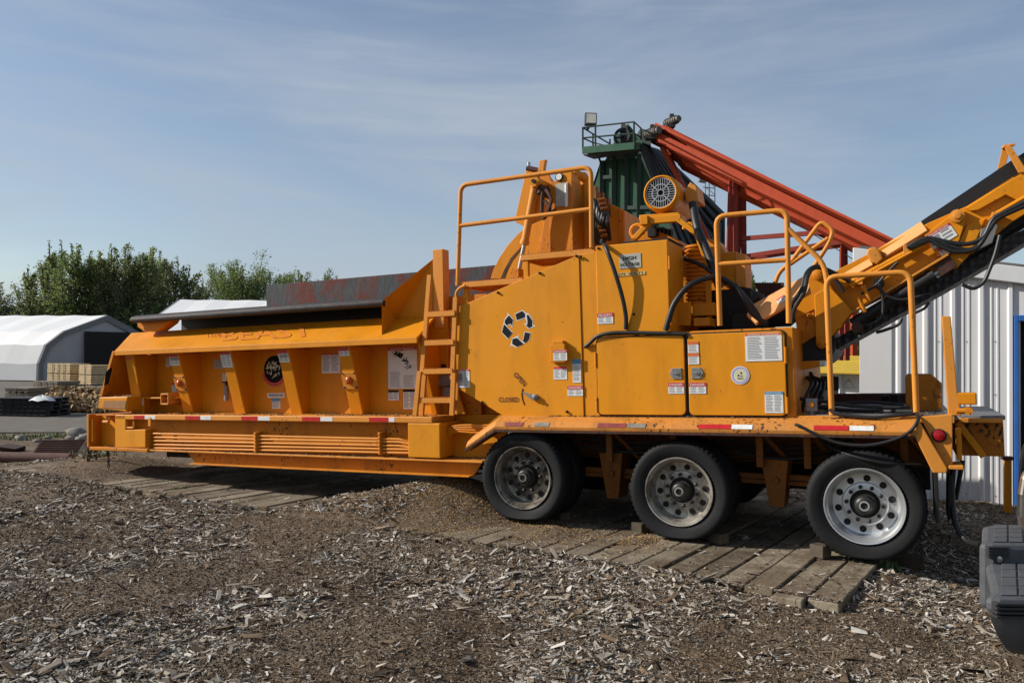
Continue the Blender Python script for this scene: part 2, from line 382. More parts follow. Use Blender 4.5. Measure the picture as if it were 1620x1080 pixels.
tm = empty('timber_mat', (MAT_O.x, MAT_O.y, 0), 'long weathered timber mat of grey planks lying under the orange machine and its wheels', 'timber mat', rot=(0, 0, MAT_A))
sgn = 1 if (Matrix.Rotation(MAT_A, 3, 'Z') @ Vector((0, 1, 0))).dot(eb) > 0 else -1
NP = 50
for i in range(NP):
    w = MAT_L / NP; x0 = i * w + .006; x1 = (i + 1) * w - .010 - random.random() * .008
    y0 = (random.uniform(-.05, .06) if i > 1 else (-.02, -.10)[i]) - flare_out(i * w)
    top = .128 + random.uniform(-.008, .008)
    mb = MB(); ns = 10; vs = []; 
    for j in range(ns + 1):
        y = y0 + (3.9 - y0) * j / ns; wob = random.uniform(-.003, .003); tz = top + random.uniform(-.003, .003)
        vs += [(x0 + wob, sgn * y, .0), (x1 + wob, sgn * y, .0), (x1 + wob, sgn * y, tz - .002), (x0 + wob, sgn * y, tz)]
    fs = [(0, 1, 2, 3), tuple(ns * 4 + k for k in (3, 2, 1, 0))]
    for j in range(ns):
        for k in range(4): fs.append((j * 4 + k, j * 4 + (k + 1) % 4, j * 4 + 4 + (k + 1) % 4, j * 4 + 4 + k))
    mb.add(vs, fs); mb.build('plank', M['plank'], tm, bevel=.008)

# ------------------------------------------------------------------ wood chips (nobody could count them)
def chip_cloud(name, pos, size, colours, thick=(.25, .5), tilt=.35, long=(2.2, 5.5), lift=.35):
    n = len(pos)
    L = size * 1.0; Wd_ = L / rng.uniform(long[0], long[1], n); T = Wd_ * rng.uniform(thick[0], thick[1], n)
    base = np.array([(-1, -1, -1), (1, -1, -1), (1, 1, -1), (-1, 1, -1), (-1, -1, 1), (1, -1, 1), (1, 1, 1), (-1, 1, 1)], float) / 2
    v = base[None] * np.stack([L, Wd_, T], 1)[:, None, :]
    jit = rng.uniform(-.22, .22, (n, 8, 3)); v = v + jit * np.stack([L * .8, Wd_, T * .6], 1)[:, None, :]
    v[:, :, 2] += (rng.uniform(-.12, .12, n) * L)[:, None] * (v[:, :, 0] / L[:, None] * 2) ** 2
    yaw = rng.uniform(0, np.pi * 2, n); a = rng.normal(0, tilt, n); bb = rng.normal(0, tilt, n)
    cy, sy = np.cos(yaw), np.sin(yaw); ca, sa = np.cos(a), np.sin(a); cb, sb = np.cos(bb), np.sin(bb)
    x, y, z = v[:, :, 0], v[:, :, 1], v[:, :, 2]
    x, z = x * ca[:, None] + z * sa[:, None], -x * sa[:, None] + z * ca[:, None]
    y, z = y * cb[:, None] - z * sb[:, None], y * sb[:, None] + z * cb[:, None]
    x, y = x * cy[:, None] - y * sy[:, None], x * sy[:, None] + y * cy[:, None]
    P_ = np.stack([x, y, z], 2) + pos[:, None, :]; P_[:, :, 2] += (T * lift + np.abs(np.sin(a)) * L * .25)[:, None]
    fc = np.array([(4, 5, 6, 7), (0, 1, 5, 4), (1, 2, 6, 5), (2, 3, 7, 6), (3, 0, 4, 7)])
    faces = (fc[None] + (np.arange(n) * 8)[:, None, None]).reshape(-1)
    me = bpy.data.meshes.new(name); me.vertices.add(n * 8); me.vertices.foreach_set('co', P_.reshape(-1))
    me.loops.add(len(faces)); me.loops.foreach_set('vertex_index', faces.astype(np.int32))
    me.polygons.add(n * 5); me.polygons.foreach_set('loop_start', np.arange(0, n * 20, 4, dtype=np.int32)); me.polygons.foreach_set('loop_total', np.full(n * 5, 4, np.int32))
    me.update(calc_edges=True); me.polygons.foreach_set('use_smooth', np.zeros(n * 5, dtype=bool))
    m, nn, b = newmat(name + '_wood')
    g = nn.nodes.new('ShaderNodeNewGeometry'); cr = nn.nodes.new('ShaderNodeValToRGB'); nn.links.new(g.outputs['Random Per Island'], cr.inputs[0])
    cr.color_ramp.interpolation = 'LINEAR'
    els = cr.color_ramp.elements
    while len(els) < len(colours): els.new(.5)
    for e, (p, c) in zip(els, colours): e.position = p; e.color = (*c, 1)
    f, h = noise_fac(nn, 60, .3, .7, detail=3)
    nn.links.new(mixc(nn, f, cr.outputs[0], mixc(nn, .35, cr.outputs[0], (.03, .025, .02))), b.inputs['Base Color'])
    b.inputs['Roughness'].default_value = .9; b.inputs['Specular IOR Level'].default_value = .15
    me.materials.append(m)
    o = bpy.data.objects.new(name, me); COL.objects.link(o); return o
def scatter(n, d0, d1, keep, umax=.75):
    o = []
    while len(o) < n:
        d = d0 * (d1 / d0) ** rng.random(); x = (rng.random() * 2 - 1) * umax * d
        if keep(x, d): 
            a, b = mat_ab(x, d); z = gz(x, d)
            if 0 < a < MAT_L and -.02 < b < 3.9: z = max(z, .128)
            o.append((x, d, z))
    return np.array(o)
def patch(x, y):                # where chips lie thick; bare brown soil elsewhere
    return .45 + 1.7 * noise.noise((x * .75 + 2, y * .75, 21)) + .8 * noise.noise((x * 2.3, y * 2.3, 4))
def keep_chip(x, y):
    a, b = mat_ab(x, y)
    if 0 < a < MAT_L and .06 < b < 4:
        bur = 4.1 < a < 5.5
        return rng.random() < (.9 if bur and b < 1.0 else .014)
    if y > 17: return False
    return rng.random() < min(1, max(.07, patch(x, y)))
greys = [(0, (.03, .022, .016)), (.20, (.11, .078, .052)), (.36, (.20, .135, .08)), (.52, (.31, .262, .205)), (.80, (.46, .42, .36)), (.94, (.58, .54, .48)), (1, (.58, .55, .49))]
ps = scatter(210000, 3.4, 13.5, keep_chip)
sz = np.exp(rng.normal(math.log(.019), .60, len(ps))) * (ps[:, 1] / 6) ** .35
o = chip_cloud('wood_chips', ps, np.clip(sz, .006, .10), greys, thick=(.12, .35), tilt=.26, long=(2.4, 7.5)); o['kind'] = 'stuff'
ps = scatter(650, 3.6, 13, keep_chip)
big = chip_cloud('bark_pieces', ps, np.clip(np.exp(rng.normal(math.log(.075), .38, len(ps))), .05, .18), [(p_, tuple(x * .75 for x in c_)) for p_, c_ in greys], thick=(.1, .35), long=(2.6, 7), tilt=.2); big['kind'] = 'stuff'
ps = scatter(190000, 3.3, 12, lambda x, y: rng.random() < (1 if mat_ab(x, y)[1] < .04 or not 0 < mat_ab(x, y)[0] < MAT_L else .06))
o = chip_cloud('bark_fines', ps, rng.uniform(.005, .016, len(ps)) * (ps[:, 1] / 6) ** .4, [(0, (.02, .014, .010)), (.4, (.085, .055, .031)), (.75, (.17, .118, .072)), (.93, (.29, .23, .165)), (1, (.40, .35, .29))], thick=(.3, .8), tilt=.5, long=(1.3, 4)); o['kind'] = 'stuff'
# fresh sawdust drifts
sd_ = []
while len(sd_) < 30000:
    mx_, my_, r, h = random.choice(MOUNDS[:6] + MOUNDS[:1] * 14); x = random.gauss(mx_, r * .6); y = random.gauss(my_, r * .6); a, b = mat_ab(x, y); sd_.append((x, y, max(gz(x, y), .128 if 0 < a < MAT_L and 0 < b < 3.9 else -1)))
o = chip_cloud('sawdust', np.array(sd_), rng.uniform(.005, .022, len(sd_)), [(0, (.20, .11, .04)), (.5, (.38, .23, .10)), (1, (.55, .38, .20))]); o['kind'] = 'stuff'

# ------------------------------------------------------------------ the grinder
G = empty('wood_grinder', ORG, 'huge orange trailer mounted wood grinder on three axles with folding discharge conveyor', 'wood grinder', rot=MROT.to_euler())
def part(name, mb, mat, parent=None, bevel=.006): return mb.build(name, M[mat] if isinstance(mat, str) else [M[k] for k in mat], parent or G, bevel)
def plate(pix, y0, y1): return MB().prism([xz(a, b_, y0) for a, b_ in pix], y0, y1)

# --- infeed hopper
HL, HR = -8.93, -4.19
hop = part('hopper_wall', MB().prism([(-9.13, 1.16), (-4.1, 1.16), (-4.1, 2.235), (-8.95, 2.235)], .46, .50).box(-9.0, -3.2, .5, 2.3, 1.05, 1.16), 'orange')
part('hopper_end', MB().hexa([(-8.86, .02, 1.985), (-8.86, 2.3, 1.985), (-9.11, 2.3, 1.40), (-9.11, .02, 1.40)], [(-8.90, .02, 1.985), (-8.90, 2.3, 1.985), (-9.15, 2.3, 1.40), (-9.15, .02, 1.40)]), 'orange_worn', bevel=0)
def end_pt(px, py):             # on the inner face of the sloping end plate
    lo_, hi_ = -.4, 1.2
    for _ in range(40):
        y = (lo_ + hi_) / 2; v = q(px, py, y); xp = -8.86 - .25 * (1.985 - v.z) / .585
        if v.x > xp: lo_ = y
        else: hi_ = y
    return Vector((xp + .004, y, v.z))
hh_ = [end_pt(*c) for c in ((167, 588), (175.5, 580), (178, 583), (172, 607), (164, 611))]
part('hand_hole', MB().slab(hh_, (.006, 0, 0)), 'dark', bevel=0)
part('hole_rim', MB().tube([v + Vector((.004, 0, 0)) for v in hh_[1:]], .008, 6), 'orange_pale', bevel=0)
prof = [(0, 1.925), (0, 1.985), (.03, 2.0), (.47, 2.245), (.47, 2.21), (.04, 1.975), (.03, 1.955), (.03, 1.925)]
part('hopper_flare', MB().hexa([(-8.83 - .28 * (y / .47), y, z) for y, z in prof], [(-4.19 + (.0 if y < .1 else -.05), y, z) for y, z in prof]), 'orange', bevel=.004)
lipp = [(.19, 2.345), (.155, 2.365), (.15, 2.39), (.175, 2.425), (.24, 2.45), (.90, 2.50), (.90, 2.45), (.26, 2.42), (.20, 2.385), (.20, 2.345)]
part('hopper_lip', MB().hexa([(-8.74, y, z) for y, z in lipp], [(-4.72, y, z) for y, z in lipp]), 'lip', bevel=.004)
part('lip_skirt', MB().box(-8.6, -4.75, .86, .89, 2.0, 2.44), 'black', bevel=0)
part('lip_end_cap', MB().prism([(-8.74, 2.40), (-8.72, 2.30), (-8.60, 2.235), (-8.35, 2.235), (-8.15, 2.33), (-8.1, 2.40)], .26, .42), 'orange_worn')
part('far_hopper_side', MB().hexa([(-8.51, 2.4, 2.35), (-3.2, 2.4, 2.35), (-3.2, 2.4, 3.025), (-8.51, 2.4, 3.025)], [(-8.51, 2.44, 2.35), (-3.2, 2.44, 2.35), (-3.2, 2.44, 3.025), (-8.51, 2.44, 3.025)]).box(-8.5, -3.2, 2.3, 2.4, 1.05, 2.35), 'rusty', bevel=.004)
for i, x in enumerate((-8.77, -7.955, -7.07, -6.18, -5.305)):
    mb = MB().prismx([(.10, 1.93), (.33 if i else .24, 1.16), (.465, 1.16), (.465, 1.93)], x, x + .17)
    rb = part('rib', mb, 'orange', bevel=.008)
    if i in (1, 4):
        zc = 1.55; yc = .10 + (1.93 - zc) / .77 * .23
        part('lamp_bracket', MB().hexa([(x - .02, yc - .004 + (.1 / .77 * .23) * k, zc - .1 * k) for k in (-1.0,)] + [(x + .2, yc - .004 - .03, zc + .1), (x + .2, yc - .004 + .03, zc - .1), (x - .02, yc - .004 + .03, zc - .1)],
             [(x - .02, yc - .016 - .03, zc + .1), (x + .2, yc - .016 - .03, zc + .1), (x + .2, yc - .016 + .03, zc - .1), (x - .02, yc - .016 + .03, zc - .1)]) if False else
             MB().slab([(x - .015, yc - .028, zc + .095), (x + .185, yc - .028, zc + .095), (x + .185, yc + .028, zc - .095), (x - .015, yc + .028, zc - .095)], (0, -.012, -.004)), 'orange_pale', rb, .003)
        part('marker_lamp', MB().lathe([(.048, 0), (.046, -.02), (.036, -.036), (.018, -.044), (.001, -.046)], (x + .085, yc - .012, zc)), 'lens_amber', rb, 0)
        mb = MB()
        for dx in (0, .17):
            for dz in (-.08, .08): mb.lathe([(.012, 0), (.011, -.008), (.001, -.01)], (x + dx, yc - .014 - dz * .3, zc + dz), n=8)
        part('bolt', mb, 'dark', rb, 0)
part('rib_gusset', MB().hexa([(-4.235, .08, 1.93), (-4.235, .46, 1.93), (-4.235, .46, 1.16), (-4.235, .34, 1.16)], [(-4.2, .08, 1.93), (-4.2, .46, 1.93), (-4.17, .46, 1.16), (-4.17, .34, 1.16)]), 'orange', bevel=.004)
# ledge, square tube and stowed bits in the left bays
part('bay_ledge', MB().box(-8.79, -7.96, .22, .46, 1.355, 1.375).box(-8.79, -8.55, .21, .235, 1.16, 1.355), 'orange')
a, b_ = xz(256.5, 622, .2), xz(269.5, 640, .2)
part('square_tube', MB().box(a[0], b_[0], .17, .46, a[1] - .02, a[1]).box(a[0], b_[0], .17, .46, b_[1], b_[1] + .02).box(a[0], a[0] + .02, .17, .46, b_[1], a[1]).box(b_[0] - .02, b_[0], .17, .46, b_[1], a[1]), 'orange_pale')
mb = MB(); c = q(358, 622, .40)
mb.cyl((c.x, c.y, c.z - .09), (c.x, c.y, c.z + .10), .028, n=12); mb.cyl((c.x, c.y, c.z + .10), (c.x, c.y, c.z + .13), .016, n=10, mi=1); mb.box(c.x - .05, c.x + .01, c.y - .02, c.y + .02, c.z + .13, c.z + .15, 1)
part('grease_gun', mb, ('greysteel', 'black'), bevel=0)
# wing plate and post at the hopper mouth
wa, wb, wc_, wd2, we, wf = q(604, 476, .16), q(604, 532, .08), q(628, 505, .44), q(640, 450, .30), q(686, 409, .46), q(684, 500, .46)
def thick(fs, t=.012):
    mb = MB()
    for f in fs: mb.slab(f, Vector((.0, t, .0)))
    return mb
part('wing_plate', thick([[wa, wb, wc_, we], [we, wc_, wf]]), 'orange', bevel=0)
part('mouth_post', MB().box(-4.255, -4.125, .44, .57, 2.1, 2.955), 'orange_pale')
part('mouth_panel', MB().box(-4.15, -3.3, .58, .62, 1.16, 2.45).box(-4.1, -3.72, .50, .58, 1.16, 2.30), 'orange_worn')
mb = MB(); 
for c in ((712, 560, .56), (705, 583, .5)):
    v = q(*c); mb.box(v.x - .03, v.x + .03, v.y - .05, v.y + .02, v.z - .05, v.z + .05)
part('latch_block', mb, 'dark')
v = q(709, 603, .47); part('grey_guard', MB().slab([(v.x - .10, .40, v.z - .05), (v.x + .11, .40, v.z - .05), (v.x + .09, .42, v.z + .07), (v.x - .06, .42, v.z + .07)], (0, .06, 0)).box(v.x + .0, v.x + .12, .36, .5, v.z - .16, v.z - .06), ('greysteel',))
part('gusset_plate', MB().hexa([(-4.05, .40, 1.17), (-3.86, .40, 1.17), (-4.03, .40, 1.62)], [(-4.05, .44, 1.17), (-3.86, .44, 1.17), (-4.03, .44, 1.62)]), 'orange')

# --- rail, lower wall, pipes, belly beam
part('side_rail', MB().box(-8.83, -4.02, 0, .47, 1.10, 1.165), 'orange_pale', bevel=.01)
part('lower_wall', MB().box(-8.8, -3.95, .13, .18, .72, 1.10), 'orange_worn')
mb = MB().box(-4.32, -3.93, .0, .5, .745, 1.10)
part('outrigger_box', mb, 'orange_clean', bevel=.01)
part('rail_hook', MB().box(-8.20, -8.15, -.01, 0, 1.02, 1.13), 'orange_pale')
mb = MB().slab([(-8.62, .03, 1.00), (-8.50, .03, 1.00), (-8.50, .03, 1.09), (-8.62, .03, 1.09)], (0, .10, 0)); part('pipe_stub', MB().tube(rnd([(-8.63, .02, 1.08), (-8.63, .02, .995), (-8.49, .02, .995), (-8.49, .02, 1.08)], .03), .014), 'orange_pale', bevel=0)
for ya, yb in ((685.6, 694.5), (691.5, 699), (697, 705), (703, 710.5), (708.4, 716)):
    A_, B_ = q(243, ya, .06), q(632, yb, .06)
    z2 = B_.z - .045
    pts = [A_, B_] + ([(B_.x + .05, .06, B_.z - .01), (B_.x + .14, .08, B_.z - .07), (B_.x + .2, .10, B_.z - .08)] if ya < 690 else [(B_.x + .22, .07, B_.z + (.0 if ya > 700 else -.03))])
    part('hydraulic_pipe', MB().tube([(A_.x, .12, A_.z)] + [Vector(p_) for p_ in pts], .0135, 10), 'orange_pale', bevel=0)
for xp in (236, 406, 602):
    A_, B_ = q(xp, 683, .05), q(xp, 715.5 if xp < 600 else 719, .05)
    mb = MB().box(A_.x - .018, A_.x + .018, .03, .13, B_.z, A_.z)
    for k in range(6): mb.lathe([(.022, 0), (.02, -.012), (.001, -.014)], (A_.x, .03, B_.z + (A_.z - B_.z) * (k + .5) / 6), n=8)
    part('pipe_clamp', mb, 'orange_worn')
part('frame_flange', MB().box(-9.2, -3.45, .0, 2.5, .712, .73), 'orange_pale', bevel=.004)
mb = MB().prism([(-7.66, .712), (-7.50, .575), (-3.60, .575), (-3.50, .712)], .10, .13).box(-7.5, -3.6, .0, .3, .565, .58)
part('belly_beam', mb, 'orange_worn', bevel=.004)
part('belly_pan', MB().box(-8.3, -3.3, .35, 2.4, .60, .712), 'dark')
# gooseneck end
part('end_flange', MB().box(-9.35, -9.31, -.02, 2.4, .735, 1.165).box(-9.31, -9.26, .0, .05, .80, 1.10), 'orange_worn')
mb = MB().box(-9.31, -8.83, .15, .18, .735, 1.15).prism([xz(182, 657), xz(198.5, 657), xz(198.5, 680), xz(230, 679), xz(230, 707.5), xz(182, 707.5)], 0, .3)
part('gooseneck_box', mb, 'orange_clean', bevel=.006)
part('gooseneck_shelf', MB().box(-9.30, -8.2, -.02, .5, .70, .742).box(-9.2, -8.83, .0, .5, 1.15, 1.165), 'orange_worn')
v = q(172, 662, .08); part('pin_stub', MB().box(v.x - .03, v.x + .05, .06, .15, v.z - .02, v.z + .06).cyl((v.x - .06, .05, v.z - .04), (v.x + .04, .05, v.z - .04), .022, n=12), 'orange_pale')
# mesh guard box
g0 = [q(159, 628, .0), q(204, 627, .0), q(202, 651, .0), (q(157, 646, .0))]
gb = part('guard_housing', MB().slab([(p_.x, -.02, p_.z) for p_ in g0], (0, .36, 0)), 'orange', bevel=.012)
g1 = [q(164, 634, -.03), q(199, 633.5, -.03), q(197, 647, -.03), q(161.5, 645, -.03)]
def mesh_mat():
    m, n, b = newmat('perforated_mesh')
    t = n.nodes.new('ShaderNodeTexCoord'); v = n.nodes.new('ShaderNodeTexVoronoi'); v.inputs['Scale'].default_value = 45; v.inputs['Randomness'].default_value = .1
    n.links.new(t.outputs['Object'], v.inputs['Vector']); r = n.nodes.new('ShaderNodeMapRange'); r.inputs[1].default_value = .32; r.inputs[2].default_value = .42; n.links.new(v.outputs['Distance'], r.inputs[0])
    n.links.new(mixc(n, r.outputs[0], (.07, .035, .015), (.36, .15, .03)), b.inputs['Base Color']); b.inputs['Roughness'].default_value = .7; return m
M['mesh'] = mesh_mat()
part('mesh_screen', MB().slab([(p_.x, -.021, p_.z) for p_ in g1], (0, -.004, 0)), 'mesh', gb, 0)
# hanging chains
def chain(name, a, b_, nl, parent):
    a, b_ = Vector(a), Vector(b_); mb = MB()
    for i in range(nl):
        c = a.lerp(b_, (i + .5) / nl); h = (b_ - a).length / nl * .75; t = (b_ - a).normalized()
        s = Vector((0, 1, 0)) if i % 2 else t.cross(Vector((0, 1, 0))).normalized()
        pts = [c + t * (h * math.cos(k * math.pi / 5)) + s * (h * .55 * math.sin(k * math.pi / 5)) for k in range(11)]
        mb.tube(pts, h * .22, 6, cap=False)
    return part(name, mb, 'rust', parent, 0)
v = q(171, 712, .05); chain('hanging_chain', v, (v.x + .01, .05, v.z - .22), 6, G)
v = q(150, 708, .3); chain('hanging_chain', v, (v.x + .05, .3, v.z - .30), 6, G)
v = q(143, 690, .2); chain('hanging_chain', v, (v.x - .05, .2, v.z - .42), 8, G)

# --- ladder
def tubep(name, pix, r, mat='orange_pale', parent=None, round_=.1, n=10, smooth=False):
    pts = [q(*p_) for p_ in pix]
    pts = bez(pts) if smooth else rnd(pts, round_) if round_ else pts
    return part(name, MB().tube(pts, r, n), mat, parent, 0)
lad = empty('ladder', (0, 0, 0)); lad.parent = G
for A_, B_ in (((680, 435, .1), (668, 590, .1)), ((721, 470, .06), (716, 600, .06))): part('stile', MB().beam(q(*A_), q(*B_), .03, .05), 'orange_pale', lad, .003)
for A_, B_ in (((664, 587, .03), (657, 657, .03)), ((672, 590, .14), (667, 657, .14)), ((718, 590, .03), (715, 657, .03)), ((723, 587, .10), (721, 655, .10))): part('stile', MB().beam(q(*A_), q(*B_), .03, .05), 'orange_pale', lad, .003)
for ya, xa, xb, in ((498, 675, 720), (543, 672, 718), (588, 666, 716), (633.5, 660, 714)):
    A_, B_ = q(xa, ya, .04), q(xb, ya - 1, .04)
    mb = MB().box(A_.x, B_.x, .03, .10, A_.z - .025, A_.z + .025)
    k = A_.x + .02
    while k < B_.x - .02: mb.box(k, k + .012, .03, .10, A_.z + .025, A_.z + .034); k += .03
    part('rung', mb, 'orange_pale', lad, .003)
tubep('ladder_grab_rail', [(721, 492, .1), (722, 462, .1), (728, 455, .1), (736, 452, .1)], .017, round_=.06)

# --- enclosures
CY = .10
part('rotor_panel', plate([(720.7, 487.5), (915.7, 403), (923.7, 659), (797, 658), (722.5, 612.6)], CY, CY + .05), 'orange_clean', bevel=.004)
mb = MB().prism([(-3.70, 1.45), (-3.35, 1.20), (-2.3, 1.185), (-2.3, 2.62), (-3.70, 2.2)], .16, 2.4); part('rotor_housing', mb, 'orange_worn')
part('centre_strip', MB().prism([xz(916.8, 403, .11), xz(945, 397, .11), xz(949, 659.5, .11), xz(925.2, 659.3, .11)], .11, .16), 'orange_clean', bevel=.003)
cabx1 = xz(1057, 400, CY)[0]
ec = part('electrical_cabinet', MB().box(xz(942, 390, .09)[0], cabx1, .09, .62, 1.93, 2.77), 'orange_clean', bevel=.008)
part('cabinet_cap', MB().box(xz(942, 390, .09)[0] + .25, cabx1 + .005, .12, .64, 2.772, 2.79), 'dark', ec, 0)
x0d, x1d, x2d, x3d = xz(945.5, 600, .08)[0], xz(1084, 600, .08)[0], xz(1089.5, 600, .08)[0], xz(1243.5, 600, .08)[0]
part('lower_enclosure', MB().box(x0d - .01, -.50, .10, 2.3, 1.175, 1.935), 'orange_worn', bevel=.01)
part('door_gap', MB().box(x1d - .01, x2d + .01, .094, .12, 1.18, 1.915), 'dark', bevel=0)
def rrect(x0, x1, z0, z1, r, n=4):
    o = []
    for cx_, cz_, a0 in ((x1 - r, z1 - r, 0), (x0 + r, z1 - r, 90), (x0 + r, z0 + r, 180), (x1 - r, z0 + r, 270)):
        for k in range(n + 1): t = R(a0 + 90 * k / n); o.append((cx_ + r * math.cos(t), cz_ + r * math.sin(t)))
    return o
for xa, xb, lat, hin in ((x0d, x1d, x1d - .075, x0d - .012), (x2d, x3d, x2d + .075, x3d + .004)):
    part('door_seal', MB().prism(rrect(xa - .012, xb + .012, 1.178, 1.917, .05), .093, .1), 'black', bevel=0)
    dr = part('access_door', MB().prism(rrect(xa, xb, 1.192, 1.905, .045), .072, .095), 'orange_clean', bevel=.006)
    s = 1 if lat < (xa + xb) / 2 else -1
    w_ = .10
    poly = [(lat - s * .045, 1.61), (lat + s * .03, 1.61), (lat + s * .062, 1.565), (lat + s * .03, 1.515), (lat - s * .045, 1.515)]
    lt = MB().prism(poly, .062, .073).box(lat - .035, lat + .035, .060, .066, 1.53, 1.60, 1).cyl((lat, .045, 1.565), (lat, .064, 1.565), .012, n=10).beam((lat - .03, .054, 1.567), (lat + .03, .054, 1.56), .008, .012)
    for dx in (-.04, .05):
        for dz in (-.042, .042): lt.lathe([(.006, 0), (.001, -.004)], (lat + s * dx, .062, 1.5625 + dz), n=6)
    part('door_latch', lt, ('steel', 'greysteel'), dr, .002)
    for z in (1.30, 1.72): part('hinge', MB().cyl((hin, .075, z - .09), (hin, .075, z + .05), .012, n=10), 'orange_worn', dr, 0)
part('cabinet_hinge', MB().cyl((cabx1 + .01, .10, 2.5), (cabx1 + .01, .10, 2.62), .012, n=10).cyl((cabx1 + .01, .10, 2.0), (cabx1 + .01, .10, 2.1), .012, n=10), 'orange_worn', ec, 0)
# bolts on the panels
mb = MB()
for c in ((912, 405), (919, 406), (854, 432), (788, 463), (947, 393), (763, 636), (897, 651), (933, 544), (1003, 497), (992, 540)):
    v = q(*c, .095); mb.lathe([(.013, .01), (.013, -.006), (.008, -.012), (.001, -.013)], (v.x, .09, v.z), n=8)
part('panel_bolt', mb, 'dark', bevel=0)
# open / closed handle
v = q(848, 628, CY)
part('valve_handle', MB().hexa([(v.x - .02 + .03 * math.cos(t), CY - .03, v.z + .03 * math.sin(t)) for t in (R(-120), R(-60), R(0), R(60), R(110))] + [(v.x - .14, CY - .03, v.z + .055)], [(v.x - .02 + .03 * math.cos(t), CY - .018, v.z + .03 * math.sin(t)) for t in (R(-120), R(-60), R(0), R(60), R(110))] + [(v.x - .14, CY - .018, v.z + .055)]).lathe([(.03, 0), (.03, -.035), (.016, -.04), (.014, -.055), (.001, -.056)], (v.x, CY, v.z), n=14), 'greysteel', bevel=.002)
# box on rotor panel
bx0, bx1 = xz(874, 545, CY), xz(898, 573, CY)
sb = part('switch_box', MB().box(bx0[0], bx1[0], .035, CY, bx1[1], bx0[1]).box(bx0[0] + .02, bx1[0] - .02, .045, CY, bx0[1], bx0[1] + .035), 'orange', bevel=.006)

# --- fender along the wheels
def sweep(name, prof, path, mat):      # prof (y,z) offsets ; path (x,z)
    mb = MB(); n_ = len(prof); vs = []
    for x, z in path:
        for y, dz in prof: vs.append((x, y, z + dz))
    fs = [(i * n_ + k, i * n_ + (k + 1) % n_, (i + 1) * n_ + (k + 1) % n_, (i + 1) * n_ + k) for i in range(len(path) - 1) for k in range(n_)]
    fs += [tuple(range(n_))[::-1], tuple(range((len(path) - 1) * n_, len(path) * n_))]
    return part(name, mb.add(vs, fs), mat, bevel=.004)
fz = 1.05
fl = [(-3.60, .845), (-3.27, fz), (.40, fz)]
fprof = [(-.05, 0), (-.055, .03), (-.02, .075), (.10, .125), (.12, .125), (.12, .0), (-.03, -.012)]
sweep('fender', fprof, fl, 'fender')
part('fender_edge', MB().box(-3.27, .38, -.058, .1, fz - .022, fz - .002).beam((-3.62, .02, .835), (-3.27, .02, fz - .012), .16, .018), 'rust', bevel=0)
# right-hand drop of the fender with the tail lamp panel
pr = [q(1447, 690, -.05), q(1476, 748, -.05), q(1498, 748, -.05), q(1499, 741, -.05), q(1452, 662, -.05)]
part('fender_drop', MB().prism([(p_.x, p_.z) for p_ in pr], -.05, .03), 'orange_pale', bevel=.008)
pr = [q(1455, 659, .0), q(1507, 655, .0), q(1507, 741, .0), q(1497, 741, .0)]
tp = part('tail_panel', MB().prism([(p_.x, p_.z) for p_ in pr], .0, .05).box(.60, .70, -.04, .25, .80, .83), 'orange_pale', bevel=.006)
v = q(1485.5, 688.5, 0)
part('tail_light', MB().lathe([(.052, 0), (.052, -.012), (.044, -.014)], (v.x, 0, v.z), n=24, mi=1).lathe([(.044, -.012), (.036, -.024), (.016, -.03), (.001, -.031)], (v.x, 0, v.z), n=24), ('lens_red', 'black'), tp, 0)
part('deck', MB().box(-.50, .66, .10, 2.5, 1.14, 1.19).box(-3.3, -.5, .3, 2.5, 1.05, 1.14), 'orange_pale', bevel=.006)
part('deck_plate', MB().box(-.44, .64, .16, 2.44, 1.19, 1.196), 'greysteel', bevel=0)
# tail
part('tail_box', MB().box(.67, 1.01, .42, 2.0, .86, 1.15), 'chipped', bevel=.008)
part('tail_shelf', MB().box(.70, 1.02, .36, 1.9, 1.152, 1.185), 'greysteel', bevel=.004)
part('tail_lip', MB().box(.70, 1.0, .32, .36, 1.13, 1.165), 'orange_pale')
tpst = [q(1490, 500, .15), q(1504, 500, .15), q(1515, 625, .15), q(1521, 657, .15), q(1500, 657, .15)]
part('tail_post', MB().prism([(p_.x, p_.z) for p_ in tpst], .15, .24), 'orange_pale', bevel=.006)
a, b_ = q(1513, 621, .15), q(1546, 640, .15)
part('post_arm', MB().box(a.x, b_.x, .15, .25, b_.z, a.z), 'orange', bevel=.01)
part('tail_brace', MB().beam(q(1515, 668, .38), q(1556, 722, .38), .06, .05).box(.665, .70, .08, .2, .86, 1.10), 'orange')
v = q(1525, 650, .1); part('post_pin', MB().cyl((v.x - .05, .1, v.z), (v.x + .03, .1, v.z), .022, n=12).cyl((v.x + .03, .08, v.z), (v.x + .03, .18, v.z), .03, n=12), 'orange_worn', bevel=0)
gbp = [(1432, 597), (1436, 592), (1474, 592), (1490, 606), (1490, 652), (1433, 652)]
part('guard_box', plate(gbp, .9, 1.5), 'chipped', bevel=.006)
part('deck_beam', MB().box(-.42, .36, 2.2, 2.4, 1.196, 1.30), 'rust')
v = q(1408, 630, 1.9); part('deck_junction', MB().box(v.x - .08, v.x - .01, 1.85, 1.95, v.z - .05, v.z + .03).box(v.x + .01, v.x + .08, 1.85, 1.95, v.z - .05, v.z + .04), 'dark')
a, b_ = xz(1275, 630, .2), xz(1293, 650, .2)
ss = part('stop_switch', MB().box(a[0], b_[0], .18, .26, b_[1], a[1]).box(a[0] + .03, b_[0] - .03, .2, .24, 1.19, b_[1]), 'greysteel', bevel=.004)
part('push_button', MB().lathe([(.02, 0), (.02, -.02), (.001, -.024)], ((a[0] + b_[0]) / 2, .18, (a[1] + b_[1]) / 2), n=12), 'pink', ss, 0)
mb = MB(); v = q(1262, 600, .5)
